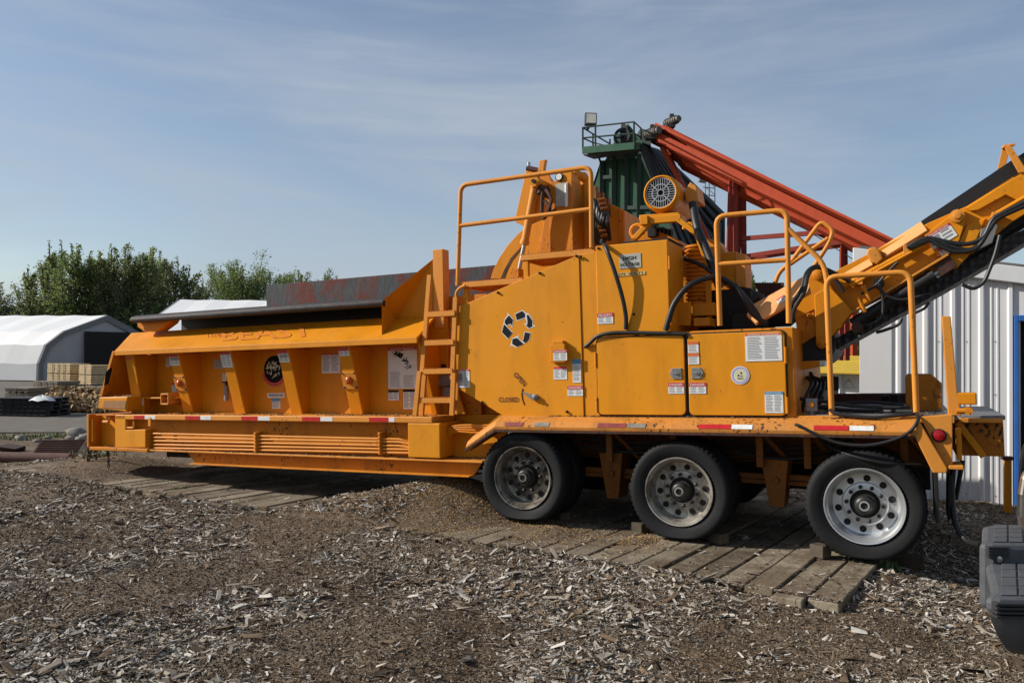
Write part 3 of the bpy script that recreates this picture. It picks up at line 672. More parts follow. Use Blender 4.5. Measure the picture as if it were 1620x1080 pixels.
for k in range(4): mb.tube(bez([(-.50 + .03 * k, .5 + .15 * k, 1.2), (-.47 + .03 * k, .5 + .15 * k, 1.32), (-.42 + .02 * k, .6 + .15 * k, 1.45), (-.48, .8 + .15 * k, 1.5)], 5), .015, 8)
part('hydraulic_hose', mb, 'cable', bevel=0)

# --- undercarriage
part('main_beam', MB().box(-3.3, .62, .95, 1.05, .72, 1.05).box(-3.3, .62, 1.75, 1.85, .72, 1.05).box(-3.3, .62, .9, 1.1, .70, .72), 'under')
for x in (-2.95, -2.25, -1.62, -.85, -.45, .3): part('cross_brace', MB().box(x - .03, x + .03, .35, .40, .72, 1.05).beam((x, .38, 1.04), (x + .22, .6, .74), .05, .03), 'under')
part('added_dark_backing', MB().box(-3.3, .45, 2.05, 2.1, .30, 1.05).box(-3.3, .5, 1.3, 1.4, .45, .75), 'dark')  # dark boxes added to black out the lit gap under the chassis
for x in (-2.27, -.74):
    mb = MB().hexa([(x - .12, .45, .80), (x + .12, .45, .80), (x + .07, .45, .36), (x - .05, .45, .36)], [(x - .12, .75, .80), (x + .12, .75, .80), (x + .07, .75, .36), (x - .05, .75, .36)]).lathe([(.03, 0), (.028, -.03), (.001, -.032)], (x + .01, .45, .6), n=10)
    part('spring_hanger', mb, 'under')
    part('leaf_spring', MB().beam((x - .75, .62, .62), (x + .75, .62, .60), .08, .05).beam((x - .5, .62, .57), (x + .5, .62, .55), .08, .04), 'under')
mb = MB()
for z, y in ((.95, .5), (.9, .55), (.86, .45)): mb.tube(bez([(-2.6, y, z), (-2.0, y, z - .05), (-1.2, y, z - .02), (-.6, y, z - .07), (-.1, y, z + .06)], 6), .014, 8)
part('brake_line', mb, 'cable', bevel=0)
part('mud_flap', MB().box(.50, .53, .05, .62, .38, .82), 'black', bevel=.004)
WHEELS = [(-3.02, .583, .405, 'rim_dirty', 20), (-1.495, .522, .42, 'rim_dusty', 5), (0, .48, .435, 'rim_clean', 12)]
RT = .452
def tyre(c, flat, y0, y1):
    n_ = 120; mid = (y0 + y1) / 2; hw = (y1 - y0) / 2
    prof = [(.302, -.62), (.318, -.80), (.345, -.93), (.375, -.99), (.392, -1.0), (.396, -1.005), (.412, -.985), (.424, -.95), (.438, -.90), (RT - .003, -.80), (RT, -.72), (RT, -.42), (RT - .012, -.40), (RT - .012, -.36), (RT, -.34), (RT + .001, 0)]
    prof = prof + [(r, -a) for r, a in prof[-2::-1]]
    vs = []
    for r, a in prof:
        for k in range(n_):
            rr = r
            if k % 2 and .70 < abs(a) < .92: rr -= .012
            if k % 2 and .3 < abs(a) < .5: rr -= .004
            t = 2 * math.pi * k / n_; x, z = rr * math.cos(t), rr * math.sin(t); y = a * hw
            if z < -flat + .05:
                d = -flat + .05 - z; z = -flat + .05 - .05 * (1 - math.exp(-d / .05)); g = min(1, d / .08)
                y *= 1 + .10 * g; x *= 1 + .05 * g
            y *= 1 + (.09 if flat < .43 else .02) * math.exp(-((z + flat) / .12) ** 2)
            vs.append((c[0] + x, mid + y, c[1] + z))
    m_ = len(prof)
    return MB().add(vs, [(i * n_ + k, i * n_ + (k + 1) % n_, (i + 1) * n_ + (k + 1) % n_, (i + 1) * n_ + k) for i in range(m_ - 1) for k in range(n_)], 0, True)
for wx, wz, flat, rm, ang in WHEELS:
    c = (wx, wz)
    wo = part('wheel', MB().cyl((wx, .10, wz), (wx, .60, wz), .09, n=24), 'hub', bevel=0)
    part('tyre', tyre(c, flat, .0, .25), 'tyre', wo, 0); part('tyre', tyre(c, flat, .33, .58), 'tyre', wo, 0)
    mb = MB().lathe([(.300, .030), (.304, .014), (.300, .008), (.291, .010), (.286, .022), (.280, .032), (.272, .040), (.262, .075), (.256, .13), (.252, .145), (.246, .158), (.232, .162), (.176, .158), (.168, .150), (.160, .148), (.086, .150), (.086, .30)], (wx, 0, wz), n=64)
    mb.lathe([(.25, .2), (.29, .24), (.30, .34)], (wx, 0, wz), n=40)
    mb.lathe([(.084, .15), (.080, .10), (.070, .07), (.066, .05), (.050, .04), (.046, .03), (.030, .028), (.028, .036), (.001, .038)], (wx, 0, wz), n=28, mi=1)
    mb.lathe([(.115, .1465), (.088, .1462)], (wx, 0, wz), n=40, mi=2)
    mb.lathe([(.040, .030), (.040, .022), (.028, .022), (.028, .03)], (wx, 0, wz), n=24)
    for k in range(10):
        t = R(ang + 36 * k); cx_, cz_ = wx + .206 * math.cos(t), wz + .206 * math.sin(t)
        mb.lathe([(.028, .166), (.027, .1555), (.001, .1555)], (cx_, 0, cz_), n=14, mi=2)
        t = R(ang + 36 * k + 18); cx_, cz_ = wx + .139 * math.cos(t), wz + .139 * math.sin(t)
        mb.lathe([(.0165, .147), (.016, .120), (.012, .116), (.001, .114)], (cx_, 0, cz_), n=8, mi=1)
    part('rim', mb, (rm, 'hub', 'dark'), wo, 0)
    wf_ = part('wheel', MB().cyl((wx, 2.0, wz), (wx, 2.5, wz), .09, n=16), 'hub', bevel=0)
    part('tyre', tyre(c, flat, 2.02, 2.27), 'tyre', wf_, 0); part('tyre', tyre(c, flat, 2.35, 2.6), 'tyre', wf_, 0)
    part('axle', MB().cyl((wx, .3, wz), (wx, 2.3, wz), .065, n=16), 'dark', wo, 0)

# --- walkway, hand rails
def rail(name, pix, r=.021, mid=(), rr=.09, mat='orange_pale'):
    o = part(name, MB().tube(rnd([q(*p_) for p_ in pix], rr), r, 12), mat, bevel=0)
    for seg in mid: part('mid_rail', MB().tube([q(*p_) for p_ in seg], r * .95, 12), mat, o, 0)
    return o
rail('hand_rail', [(724, 452, .12), (729, 293, .12), (935, 264, .12), (936, 392, .12)], .023, [[(728, 357, .12), (934, 331, .12)]])
rail('hand_rail', [(1139, 515, .15), (1133, 342, .15), (1245, 332, .15), (1248, 511, .15)], .023, [[(1137, 418, .15), (1246, 411, .15)]])
rail('hand_rail', [(1316, 656, .13), (1307, 438, .13), (1440, 430, .13), (1450, 656, .13)], .023)
rail('hand_rail', [(1245, 360, .15), (1303, 416, .15), (1309, 450, .13)], .021)
rail('hand_rail', [(1226, 448, 2.2), (1233, 430, 2.2), (1250, 416, 2.2), (1299, 350, 2.2), (1319, 364, 2.2), (1310, 388, 2.2), (1278, 436, 2.2)], .024, [[(1250, 418, 2.2), (1310, 377, 2.2)]], .06)
for xa, ya, xb, yb, h in ((728, 447, 826, 437, 9), (823, 404, 941, 396, 9)):
    A_, B_ = q(xa, ya, .12), q(xb, yb, .12); dz = .055
    st = part('walkway_step', MB().box(A_.x, B_.x, .12, .16, A_.z - dz, A_.z).box(A_.x, B_.x, .6, .64, A_.z - dz, A_.z).box(A_.x, A_.x + .03, .16, .6, A_.z - dz, A_.z), 'orange_pale')
    mb = MB(); k = A_.x + .03
    while k < B_.x: mb.box(k, k + .012, .16, .6, A_.z - .03, A_.z - .004); k += .035
    for j in (.25, .38, .5): mb.box(A_.x, B_.x, j, j + .01, A_.z - .028, A_.z - .008)
    part('grating', mb, 'orange_worn', st, 0)
    part('step_bracket', MB().box(A_.x + .03, A_.x + .08, .13, .17, A_.z - .38, A_.z - dz), 'orange', st)
    mb = MB(); k = A_.x
    while k < B_.x: mb.box(k, k + .008, .12, .16, A_.z, A_.z + .008); k += .025
    part('grip_teeth', mb, 'orange_pale', st, 0)

# --- rotor hood, infeed arm and hydraulics above the hopper mouth
part('hood_plate', plate([(833, 266), (850, 270), (846, 320), (838, 345), (828, 357), (816, 352), (816, 341)], 1.0, 1.03), 'orange', bevel=.004)
arc = [(776, 441), (780, 428), (789, 409), (802, 389), (818, 371), (830, 361), (848, 352), (880, 340), (907, 392), (907, 430), (820, 440), (812, 441)]
part('infeed_arm', plate(arc, .95, .99), 'orange', bevel=.004)
part('arm_plate', plate([(840, 280), (868, 278), (886, 300), (907, 392), (850, 400), (836, 360)], 1.06, 1.1), 'orange', bevel=.004)
part('arm_slot', MB().slab([q(792, 440, .945), q(797, 428, .945), q(808, 408, .945), q(824, 391, .945), q(821, 398, .945), q(810, 412, .945), q(802, 428, .945), q(797, 441, .945)], (0, .006, 0)), 'rust', bevel=0)
part('arm_web', plate([(850, 268), (866, 272), (879, 300), (908, 393), (898, 394), (880, 345), (862, 400), (850, 398), (868, 330)], .90, .94), 'orange_worn', bevel=.004)
part('arm_rib', plate([(862, 340), (884, 338), (872, 400), (852, 402)], .88, .95), 'orange_worn')
cyl_ = part('lift_cylinder', MB().cyl(q(846, 296, .72), q(830, 384, .72), .042, n=18).cyl(q(849, 284, .72), q(846, 298, .72), .05, n=18).cyl(q(831, 380, .72), q(829, 387, .72), .05, n=18), 'orange_pale', bevel=0)
part('piston_rod', MB().cyl(q(830, 384, .72), q(820, 432, .72), .022, n=14), 'steel', cyl_, 0)
part('cylinder_clevis', MB().box(q(818, 430, .72).x - .05, q(818, 430, .72).x + .05, .66, .78, q(818, 436, .72).z - .04, q(818, 430, .72).z + .03), 'orange_worn', cyl_)
v = q(847, 288, .68); part('pivot_lug', MB().cyl((v.x, .64, v.z), (v.x, .9, v.z), .055, n=18).cyl((v.x, .62, v.z), (v.x, .64, v.z), .022, n=10, mi=1), ('orange', 'dark'), bevel=0)
part('chain_bundle', MB().tube(bez([q(862, 318, .7), q(870, 330, .68), q(858, 345, .7), q(860, 300, .7), q(872, 316, .66), q(866, 338, .66), q(880, 332, .7)], 5), .02, 7), 'rust', bevel=0)
v = q(866, 304, .85); part('coupling', MB().cyl((v.x - .06, .70, v.z + .02), (v.x + .05, 1.2, v.z - .02), .06, n=14), 'rust', bevel=0)
part('lifting_lug', plate([(851, 271), (853, 254), (863, 252), (861, 262), (860, 273)], .9, .96), 'orange_pale')
part('stop_bolt', MB().cyl(q(836.5, 266, .95), q(836.5, 257, .95), .02, n=10).cyl(q(834, 266, .95), q(852, 270, .95), .03, n=10, mi=1), ('steel', 'rust'), bevel=0)
# control box with document tube
a, b_ = xz(868, 288, .85), xz(907, 396, .85)
hb_ = part('valve_box', MB().box(a[0], b_[0], .85, 1.75, b_[1], a[1]), 'orange_worn')
a, b_ = xz(879, 291, .84), xz(899, 325, .84); M['dsheet'] = simple('faded_sheet', (.42, .42, .36), .6, var=.3, scale=20, bmp=0)
part('info_plate', MB().box(a[0], b_[0], .838, .848, b_[1], a[1]), 'dsheet', hb_, 0)
part('document_tube', MB().cyl(q(896, 291, .82), q(896, 327, .82), .018, n=10), 'white', hb_, 0)
a, b_ = xz(879, 274, .85), xz(905, 287, .85)
gbx = part('gauge_manifold', MB().box(a[0], b_[0], .85, 1.1, b_[1], a[1]).cyl(q(905, 276, .95), q(912, 272, .95), .03, n=10), 'orange')
v = q(884.5, 280, .84); part('pressure_gauge', MB().lathe([(.045, .01), (.045, -.02), (.036, -.024)], (v.x, .85, v.z), n=20, mi=1).lathe([(.036, -.022), (.001, -.022)], (v.x, .85, v.z), n=20), ('white', 'black'), gbx, 0)
# pipes, hoses on its right flank
mb = MB()
for i, xp in enumerate((911, 915, 919, 923, 927)): mb.tube([q(xp, 300 - i, 1.0 + .12 * i), q(xp + 1, 394, 1.0 + .12 * i)], .022, 8)
part('steel_pipe', mb, 'orange_worn', bevel=0)
part('return_pipe', MB().tube(bez([q(905, 277, 1.0), q(918, 279, 1.1), q(926, 292, 1.2), q(929, 395, 1.2)], 6), .05, 12), 'orange', bevel=0)
mb = MB(); mc = MB()
for i in range(9):
    xp = 939 + i * 2.6; yb = 386 if i < 5 else 380
    mb.tube(bez([q(xp, 306 + i * 3.4, 1.0 + .05 * i), q(xp + 2 + 2 * math.sin(i * 2), 330 + 2 * i, .9), q(xp + 3 * math.sin(i), 360, .92), q(xp + 5, yb, 1.0)], 5), .02, 8)
part('hydraulic_hose', mb, 'cable', bevel=0)
mb = MB()
for i in range(8): v = q(941 + i * 3.2, 303 + i * 3 + 6 * (i % 3), .98 + .05 * i); mb.box(v.x - .03, v.x + .03, v.y - .04, v.y + .04, v.z - .10, v.z + .05)
for i in range(9): v = q(953 + 2 * (i % 3), 318 + i * 7, .95); mb.cyl((v.x - .03, .9, v.z), (v.x + .035, .93, v.z + .01), .02, n=10)
part('valve_bank', mb, 'under', bevel=.004)
part('oil_tank', MB().slab([q(957, 318, 1.3), q(988, 333, 1.3), q(988, 388, 1.3), q(957, 388, 1.3)], (0, .8, 0)), 'orange', bevel=.008)
part('tank_ribs', MB().tube([q(981, 330, 1.27), q(982, 384, 1.27)], .02, 8).tube([q(985, 335, 1.27), q(986, 384, 1.27)], .015, 8), 'orange_worn', bevel=0)
part('upper_body', MB().box(-2.9, -1.2, 1.2, 2.3, 1.9, 2.72), 'orange_worn')

# --- electric motor on its frame
my_ = .62; v = q(1045, 305, my_); mc_ = Vector((v.x, my_, v.z)); r0 = abs(q(1044, 306, my_).x - q(1014.5, 306, my_).x) * .98
mo = part('electric_motor', MB().lathe([(r0 * .80, .0), (r0 * .86, -.012), (r0 * .93, .0), (r0 * .985, .04), (r0, .09), (r0, .26), (r0 * .94, .28), (r0 * .94, .75), (r0 * .7, .8), (r0 * .2, .82)], mc_, n=40), 'orange', bevel=0)
part('fan_back', MB().lathe([(r0 * .80, .012), (.001, .012)], mc_, n=40), 'inkblack', mo, 0)
mb = MB(); rg = r0 * .79
M['grille'] = simple('grille_galvanised', (.30, .32, .34), .5, .2, bmp=0)
for qd in range(4):
    for k in range(-4, 5):
        u_ = k * rg * .155
        for lo_, hi_ in ((.20, 1),):
            e = math.sqrt(max(0, rg * rg - u_ * u_)); s0 = max(abs(u_) * 1.05 + .012, rg * .22)
            if s0 >= e: continue
            d = {0: lambda s, w: (s, w), 1: lambda s, w: (-s, w), 2: lambda s, w: (w, s), 3: lambda s, w: (w, -s)}[qd]
            # bars run crosswise in the side quadrants and lengthwise in the others
            P0, P1 = d(s0, u_), d(e, u_)
            if qd < 2:
                pass
            mb.beam((mc_.x + P0[0], my_ + .004, mc_.z + P0[1]), (mc_.x + P1[0], my_ + .004, mc_.z + P1[1]), .006, .007, up=(0, 1, 0))
    t = R(45 + 90 * qd); mb.beam((mc_.x + .04 * math.cos(t), my_ + .002, mc_.z + .04 * math.sin(t)), (mc_.x + rg * math.cos(t), my_ + .002, mc_.z + rg * math.sin(t)), .011, .008, up=(0, 1, 0))
for rr_ in (rg * .22, rg * .58, rg):
    mb.lathe([(rr_ - .005, .0), (rr_ + .005, .0), (rr_ + .005, .006), (rr_ - .005, .006)], mc_, n=36)
part('fan_grille', mb, 'grille', mo, 0)
v = q(1085, 300, 1.0); part('terminal_box', MB().slab([q(1082, 303, .8), q(1092, 288, .8), q(1101, 294, .8), q(1105, 318, .8), q(1086, 320, .8)], (0, .3, 0)), 'orange_pale', mo, .006)
part('motor_feet', MB().beam(q(1018, 348, .75), q(1080, 344, .75), .30, .05), 'orange', mo)
mb = MB().beam(q(1018, 350, .62), q(1078, 345, .62), .06, .07).beam(q(1030, 350, .62), q(1002, 380, .62), .06, .05).beam(q(1074, 348, .62), q(1105, 372, .62), .06, .05).beam(q(1103, 370, .62), q(1121, 420, .62), .06, .05).beam(q(1120, 416, .62), q(1122, 515, .62), .05, .05).box(q(1018, 350, .62).x - .02, q(1018, 350, .62).x + .06, .56, .70, q(1018, 357, .62).z, q(1018, 343, .62).z)
part('motor_frame', mb, 'orange', bevel=.006)
v = q(1008, 366, .66); ring = [(v.x + .065 * math.cos(R(a)), .66, v.z + .065 * math.sin(R(a))) for a in range(-30, 280, 20)]
part('lifting_eye', MB().tube(ring, .02, 8), 'orange', bevel=0)
v = q(1090, 362, .62); part('frame_eye', MB().tube([(v.x + .05 * math.cos(R(a)), .62, v.z + .05 * math.sin(R(a))) for a in range(0, 200, 20)], .018, 8), 'orange', bevel=0)
mb = MB()
for i in range(9): w_ = q(1030 + 6 * (i % 5) , 362 + 3 * (i // 3), .9 + .05 * i); mb.box(w_.x - .04, w_.x + .05, w_.y, w_.y + .1, w_.z - .08, w_.z + .02)
part('drive_block', mb, 'dark')
part('belt_cover', MB().slab([q(1004, 378, .95), q(1030, 361, .95), q(1075, 380, .95), q(1078, 395, .95), q(1004, 395, .95)], (0, .5, 0)), 'orange_worn')
# stack of cooling rings
v = q(1099, 430, .72); prof = []; z0_, z1_ = q(1099, 482, .72).z, q(1099, 386, .72).z; nr = 15
for k in range(nr):
    za, zb = z0_ + (z1_ - z0_) * k / nr, z0_ + (z1_ - z0_) * (k + 1) / nr; h = zb - za
    prof += [(.085, za), (.105, za + h * .25), (.105, za + h * .6), (.085, za + h * .85)]
part('ribbed_column', MB().lathe([(r - 0, z - 0) for r, z in prof], (v.x, .78, 0), axis='z', n=24), 'orange_worn', bevel=0)
part('pump_bracket', MB().prism([xz(1086, 478, .4), xz(1092, 476, .4), xz(1092, 515, .4), xz(1066, 515, .4), xz(1066, 480, .4)], .4, .45).box(q(1095, 480, .5).x, q(1130, 480, .5).x, .5, .9, q(1095, 500, .5).z, q(1095, 480, .5).z).box(q(1097, 503, .4).x, q(1122, 503, .4).x, .4, .7, q(1097, 516, .4).z, q(1097, 503, .4).z), 'orange')
a, b_ = q(1136, 400, .9), q(1167, 448, .9)
hbx = part('hydraulic_tank', MB().box(a.x, b_.x, .9, 1.7, b_.z, a.z), 'orange', bevel=.01)
part('tank_panel', MB().slab([q(1163, 399, .88), q(1179, 402, .88), q(1180, 455, .88), q(1164, 453, .88)], (0, .3, 0)), 'orange_pale', hbx, .006)
part('chute_cover', MB().slab([q(1104, 374, 1.1), q(1135, 380, 1.1), q(1152, 405, 1.1), q(1150, 412, 1.1), q(1108, 398, 1.1)], (0, .3, 0)), 'orange_pale')
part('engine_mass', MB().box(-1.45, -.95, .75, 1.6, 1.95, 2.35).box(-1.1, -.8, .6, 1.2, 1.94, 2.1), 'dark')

# --- folding discharge conveyor
CYN, CYF = .72, 1.75
con = part('conveyor_boom', plate([(1250, 470), (1332, 423), (1470, 352), (1532, 325), (1600, 284), (1720, 213), (1720, 278), (1600, 352), (1540, 400), (1503, 408), (1350, 495), (1312, 540), (1270, 560)], CYN + .04, CYN + .08), 'orange', bevel=.006)
part('far_boom_plate', plate([(1250, 470), (1332, 423), (1470, 352), (1720, 200), (1720, 270), (1540, 400), (1350, 495), (1270, 560)], CYF, CYF + .04), 'orange_worn', con)
S1 = [(1181, 498), (1188, 483), (1276, 434), (1283, 461), (1196, 511)]
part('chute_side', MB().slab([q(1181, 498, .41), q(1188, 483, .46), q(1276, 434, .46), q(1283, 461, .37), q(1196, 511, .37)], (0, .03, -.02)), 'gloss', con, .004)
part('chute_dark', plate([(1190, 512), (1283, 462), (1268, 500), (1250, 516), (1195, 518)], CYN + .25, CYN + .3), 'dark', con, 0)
S2 = [(1327, 431), (1372, 405), (1381, 418), (1340, 441)]; S3 = [(1392, 392), (1457, 350), (1467, 364), (1401, 405)]
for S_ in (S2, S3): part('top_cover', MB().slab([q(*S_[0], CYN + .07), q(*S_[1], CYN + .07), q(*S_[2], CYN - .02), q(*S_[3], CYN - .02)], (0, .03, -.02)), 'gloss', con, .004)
part('top_deck', plate([(1250, 470), (1332, 429), (1457, 351), (1468, 366), (1340, 440), (1262, 480)], CYN + .15, CYF), 'orange', con, .004)
part('roller_guard', MB().prism([xz(*p_, CYN - .05) for p_ in ((1371, 402), (1372, 395), (1378, 391), (1386, 391), (1391, 396), (1397, 409), (1388, 418), (1380, 415))], CYN - .05, CYN + .2), 'orange_pale', con, .012)
belt = plate([(1457, 350), (1600, 254), (1720, 178), (1720, 205), (1532, 324), (1468, 366)], CYN + .09, CYN + .11)
part('belt_skirt', belt, 'black', con, 0)
part('upper_side_plate', plate([(1528, 329), (1600, 284), (1720, 213), (1720, 262), (1612, 318), (1592, 308), (1548, 332), (1536, 334)], CYN - .0, CYN + .04), 'orange', con, .006)
part('hinge_plate', plate([(1462, 372), (1512, 335), (1528, 333), (1528, 348), (1518, 380), (1508, 392), (1484, 407)], CYN - .01, CYN + .04), 'orange', con, .006)
part('fold_hinge', plate([(1497, 412), (1512, 392), (1530, 356), (1560, 345), (1540, 390), (1532, 405), (1514, 424), (1500, 428)], CYN + .01, CYN + .05), 'orange', con, .006)
v = q(1514, 342, CYN - .02); part('hinge_pin', MB().lathe([(.055, .05), (.055, -.03), (.03, -.035), (.026, -.05), (.001, -.052)], (v.x, CYN - .01, v.z), n=20), 'orange_pale', con, 0)
strap = [q(1580, 272, 1.6), q(1590, 234, 1.6), q(1597, 229, 1.2), q(1624, 270, CYN - .01)]
part('belt_hoop', MB().beam(q(1584, 268, 1.7), q(1592, 232, 1.7), .02, .06, up=(1, 0, 0)).beam(q(1592, 233, 1.7), q(1597, 230, CYN), .08, .02).slab([q(1590, 234, CYN - .02), q(1598, 228, CYN - .02), q(1626, 272, CYN - .02), q(1612, 273, CYN - .02)], (0, .03, 0)), 'orange_pale', con, .003)
part('boom_flange', MB().beam(q(1345, 496, CYN), q(1500, 403, CYN), .08, .02), 'orange_pale', con, .003)
part('boom_pipe', MB().tube([q(1335, 452, CYN - .03), q(1470, 380, CYN - .03)], .022, 8).tube([q(1345, 452, CYN - .05), q(1462, 388, CYN - .05)], .016, 8), 'orange', con, 0)
part('boom_pipe', MB().tube([q(1570, 342, CYN - .04), q(1720, 256, CYN - .04)], .02, 8).tube([q(1572, 349, CYN - .04), q(1720, 264, CYN - .04)], .016, 8), 'orange', con, 0)
for c in ((1360, 443), (1434, 395), (1575, 343)): v = q(*c, CYN - .05); part('pipe_saddle', MB().box(v.x - .025, v.x + .025, CYN - .06, CYN + .04, v.z - .04, v.z + .04), 'orange_pale', con, .004)
# pivot plates
part('pivot_arm', plate([(1275, 440), (1281, 430), (1293, 425), (1303, 430), (1308, 440), (1325, 470), (1316, 500), (1287, 490), (1258, 505), (1262, 470)], CYN - .06, CYN - .02), 'orange', con, .006)
part('pivot_plate', plate([(1288, 466), (1312, 452), (1349, 493), (1316, 532), (1310, 546), (1299, 552), (1291, 546)], CYN - .09, CYN - .06), 'orange', con, .008)
part('lower_shell', plate([(1258, 500), (1288, 482), (1292, 530), (1271, 543), (1263, 545)], CYN - .05, CYN + .1), 'orange_worn', con, .006)
for c, r_0 in (((1294, 434), .05), ((1300, 543), .045), ((1280, 499), .02)):
    v = q(*c, CYN - .1); part('pivot_pin', MB().lathe([(r_0, .04), (r_0, -.02), (r_0 * .6, -.03), (.001, -.032)], (v.x, CYN - .08, v.z), n=18), ('orange_worn', 'dark', 'orange_worn')[0], con, 0)
a, b_ = q(1290, 466, CYN), q(1296, 455, CYN)
part('drum_pulley', MB().cyl((q(1290, 548, 1.0).x, CYN, q(1290, 545, 1.0).z), (q(1290, 548, 1.0).x, CYF, q(1290, 545, 1.0).z), .2, n=28), 'belt', con, 0)
# cylinder under the boom, return belt
cy2 = part('boom_cylinder', MB().cyl(q(1348, 513, CYN + .02), q(1474, 437, CYN + .02), .052, n=18).cyl(q(1470, 440, CYN + .02), q(1478, 435, CYN + .02), .06, n=18), 'black', con, 0)
part('piston_rod', MB().cyl(q(1474, 437, CYN + .02), q(1500, 421, CYN + .02), .024, n=12), 'steel', cy2, 0)
part('cylinder_clevis', MB().beam(q(1484, 430, CYN + .02), q(1508, 414, CYN + .02), .08, .10), 'rust', cy2, .004); part('cylinder_pin', MB().cyl(q(1356, 518, CYN - .05), q(1356, 518, CYN + .1), .05, n=12), 'rust', cy2, 0)
lo_ = [(1300, 566), (1322, 553), (1500, 455), (1720, 326)]; up_ = [(1300, 545), (1318, 538), (1500, 430), (1720, 306)]
def chev():
    m, n, b = newmat('chevron_belt')
    t = n.nodes.new('ShaderNodeTexCoord'); w = n.nodes.new('ShaderNodeTexWave'); w.wave_type = 'BANDS'; w.bands_direction = 'DIAGONAL'; w.inputs['Scale'].default_value = 9; w.inputs['Distortion'].default_value = 0
    v = n.nodes.new('ShaderNodeTexVoronoi'); v.inputs['Scale'].default_value = 16; v.inputs['Randomness'].default_value = .35
    n.links.new(t.outputs['Object'], w.inputs['Vector']); n.links.new(t.outputs['Object'], v.inputs['Vector'])
    n.links.new(mixc(n, v.outputs['Distance'], (.035, .035, .034), (.008, .008, .008)), b.inputs['Base Color']); b.inputs['Roughness'].default_value = .6
    bump(n, b, v.outputs['Distance'], .9, .05); return m
M['chev'] = chev()
part('return_belt', MB().hexa([q(*p_, CYN + .1) for p_ in lo_ + up_[::-1]], [q(*p_, CYN + .1) + Vector((0, .7, 0)) for p_ in lo_ + up_[::-1]]), 'chev', con, 0)
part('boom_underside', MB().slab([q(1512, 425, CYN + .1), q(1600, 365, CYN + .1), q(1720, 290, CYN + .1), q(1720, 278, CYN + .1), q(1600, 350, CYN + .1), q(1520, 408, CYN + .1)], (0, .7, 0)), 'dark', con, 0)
v = q(1562, 385, CYN + .05); part('belt_scraper', MB().slab([q(1552, 362, CYN), q(1580, 354, CYN), q(1570, 384, CYN), q(1546, 396, CYN)], (0, .05, 0)), 'greysteel', con, .004)
def hose(pix, r=.018, mat='cable', parent=None, n=9): return part('hydraulic_hose', MB().tube(bez([q(*p_) for p_ in pix], 8), r, n), mat, parent, 0)
HY = CYN - .08
hose([(1435, 392, HY), (1452, 382, HY), (1470, 377, HY), (1500, 383, HY), (1530, 386, HY), (1555, 375, HY), (1570, 348, HY), (1585, 338, HY), (1625, 318, HY)], .019, parent=con)
hose([(1445, 388, HY), (1470, 380, HY), (1490, 390, HY), (1515, 398, HY), (1545, 392, HY), (1566, 362, HY), (1580, 345, HY), (1625, 324, HY)], .019, parent=con)
hose([(1440, 392, HY), (1475, 379, HY), (1500, 388, HY), (1530, 395, HY), (1550, 388, HY)], .018, parent=con)
hose([(1252, 512, .33), (1256, 490, .33), (1272, 462, .33), (1278, 436, .38), (1288, 424, .5), (1305, 426, HY), (1320, 440, HY), (1335, 462, HY)], .018, parent=con)
hose([(1248, 500, .33), (1254, 478, .33), (1268, 458, .34), (1276, 432, .40), (1292, 421, .5), (1312, 428, HY), (1345, 445, HY)], .018, parent=con)
hose([(1390, 446, HY), (1394, 460, HY), (1408, 470, HY), (1430, 474, HY), (1470, 465, HY)], .014, parent=con)
hose([(1392, 448, HY), (1397, 480, HY), (1392, 505, HY), (1370, 515, HY)], .012, parent=con)
hose([(1362, 465, HY), (1380, 455, HY), (1390, 447, HY), (1405, 430, HY), (1420, 415, HY)], .012, parent=con)
hose([(1386, 526, HY), (1400, 522, HY), (1420, 514, HY), (1427, 503, HY)], .014, parent=con)
hose([(1445, 496, HY), (1462, 488, HY), (1470, 478, HY)], .012, parent=con)
hose([(1522, 450, HY), (1540, 456, HY), (1556, 446, HY), (1566, 425, HY), (1575, 400, HY), (1582, 372, HY)], .016, parent=con)
v = q(1390, 447, HY); part('hose_grommet', MB().cyl((v.x, CYN - .06, v.z), (v.x, CYN + .05, v.z), .045, n=14), 'black', con, 0)
mb = MB()
for c in ((1366, 452), (1358, 470)): v = q(*c, HY); mb.cyl(q(c[0], c[1], HY), q(c[0] + 10, c[1] + 24, HY), .02, n=8)
part('support_strut', mb, 'orange_worn', con, 0)
part('strut_arm', MB().hexa([q(1254, 572, .6), q(1300, 570, .6), q(1300, 579, .6), (q(1254, 588, .6))], [q(1254, 572, .75), q(1300, 570, .75), q(1300, 579, .75), q(1254, 588, .75)]), 'orange', con)
part('arm_end', MB().slab([q(1296, 570, .59), q(1305, 570, .59), q(1305, 579, .59), q(1296, 580, .59)], (0, .16, 0)), 'steel', con, .002)
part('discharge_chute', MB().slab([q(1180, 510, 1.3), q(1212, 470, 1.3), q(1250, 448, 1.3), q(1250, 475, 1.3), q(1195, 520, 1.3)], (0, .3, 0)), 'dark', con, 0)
part('rubber_curtain', MB().slab([q(1272, 586, 1.2), q(1284, 588, 1.2), q(1304, 628, 1.2), q(1300, 634, 1.2), q(1275, 630, 1.2)], (0, .06, 0)), 'black', con, 0)
v = q(1215, 450, 2.2); part('far_hopper_edge', MB().slab([q(1193, 447, 2.2), q(1240, 447, 2.2), q(1240, 475, 2.2), q(1205, 475, 2.2)], (0, .03, 0)), 'rust', con, 0)

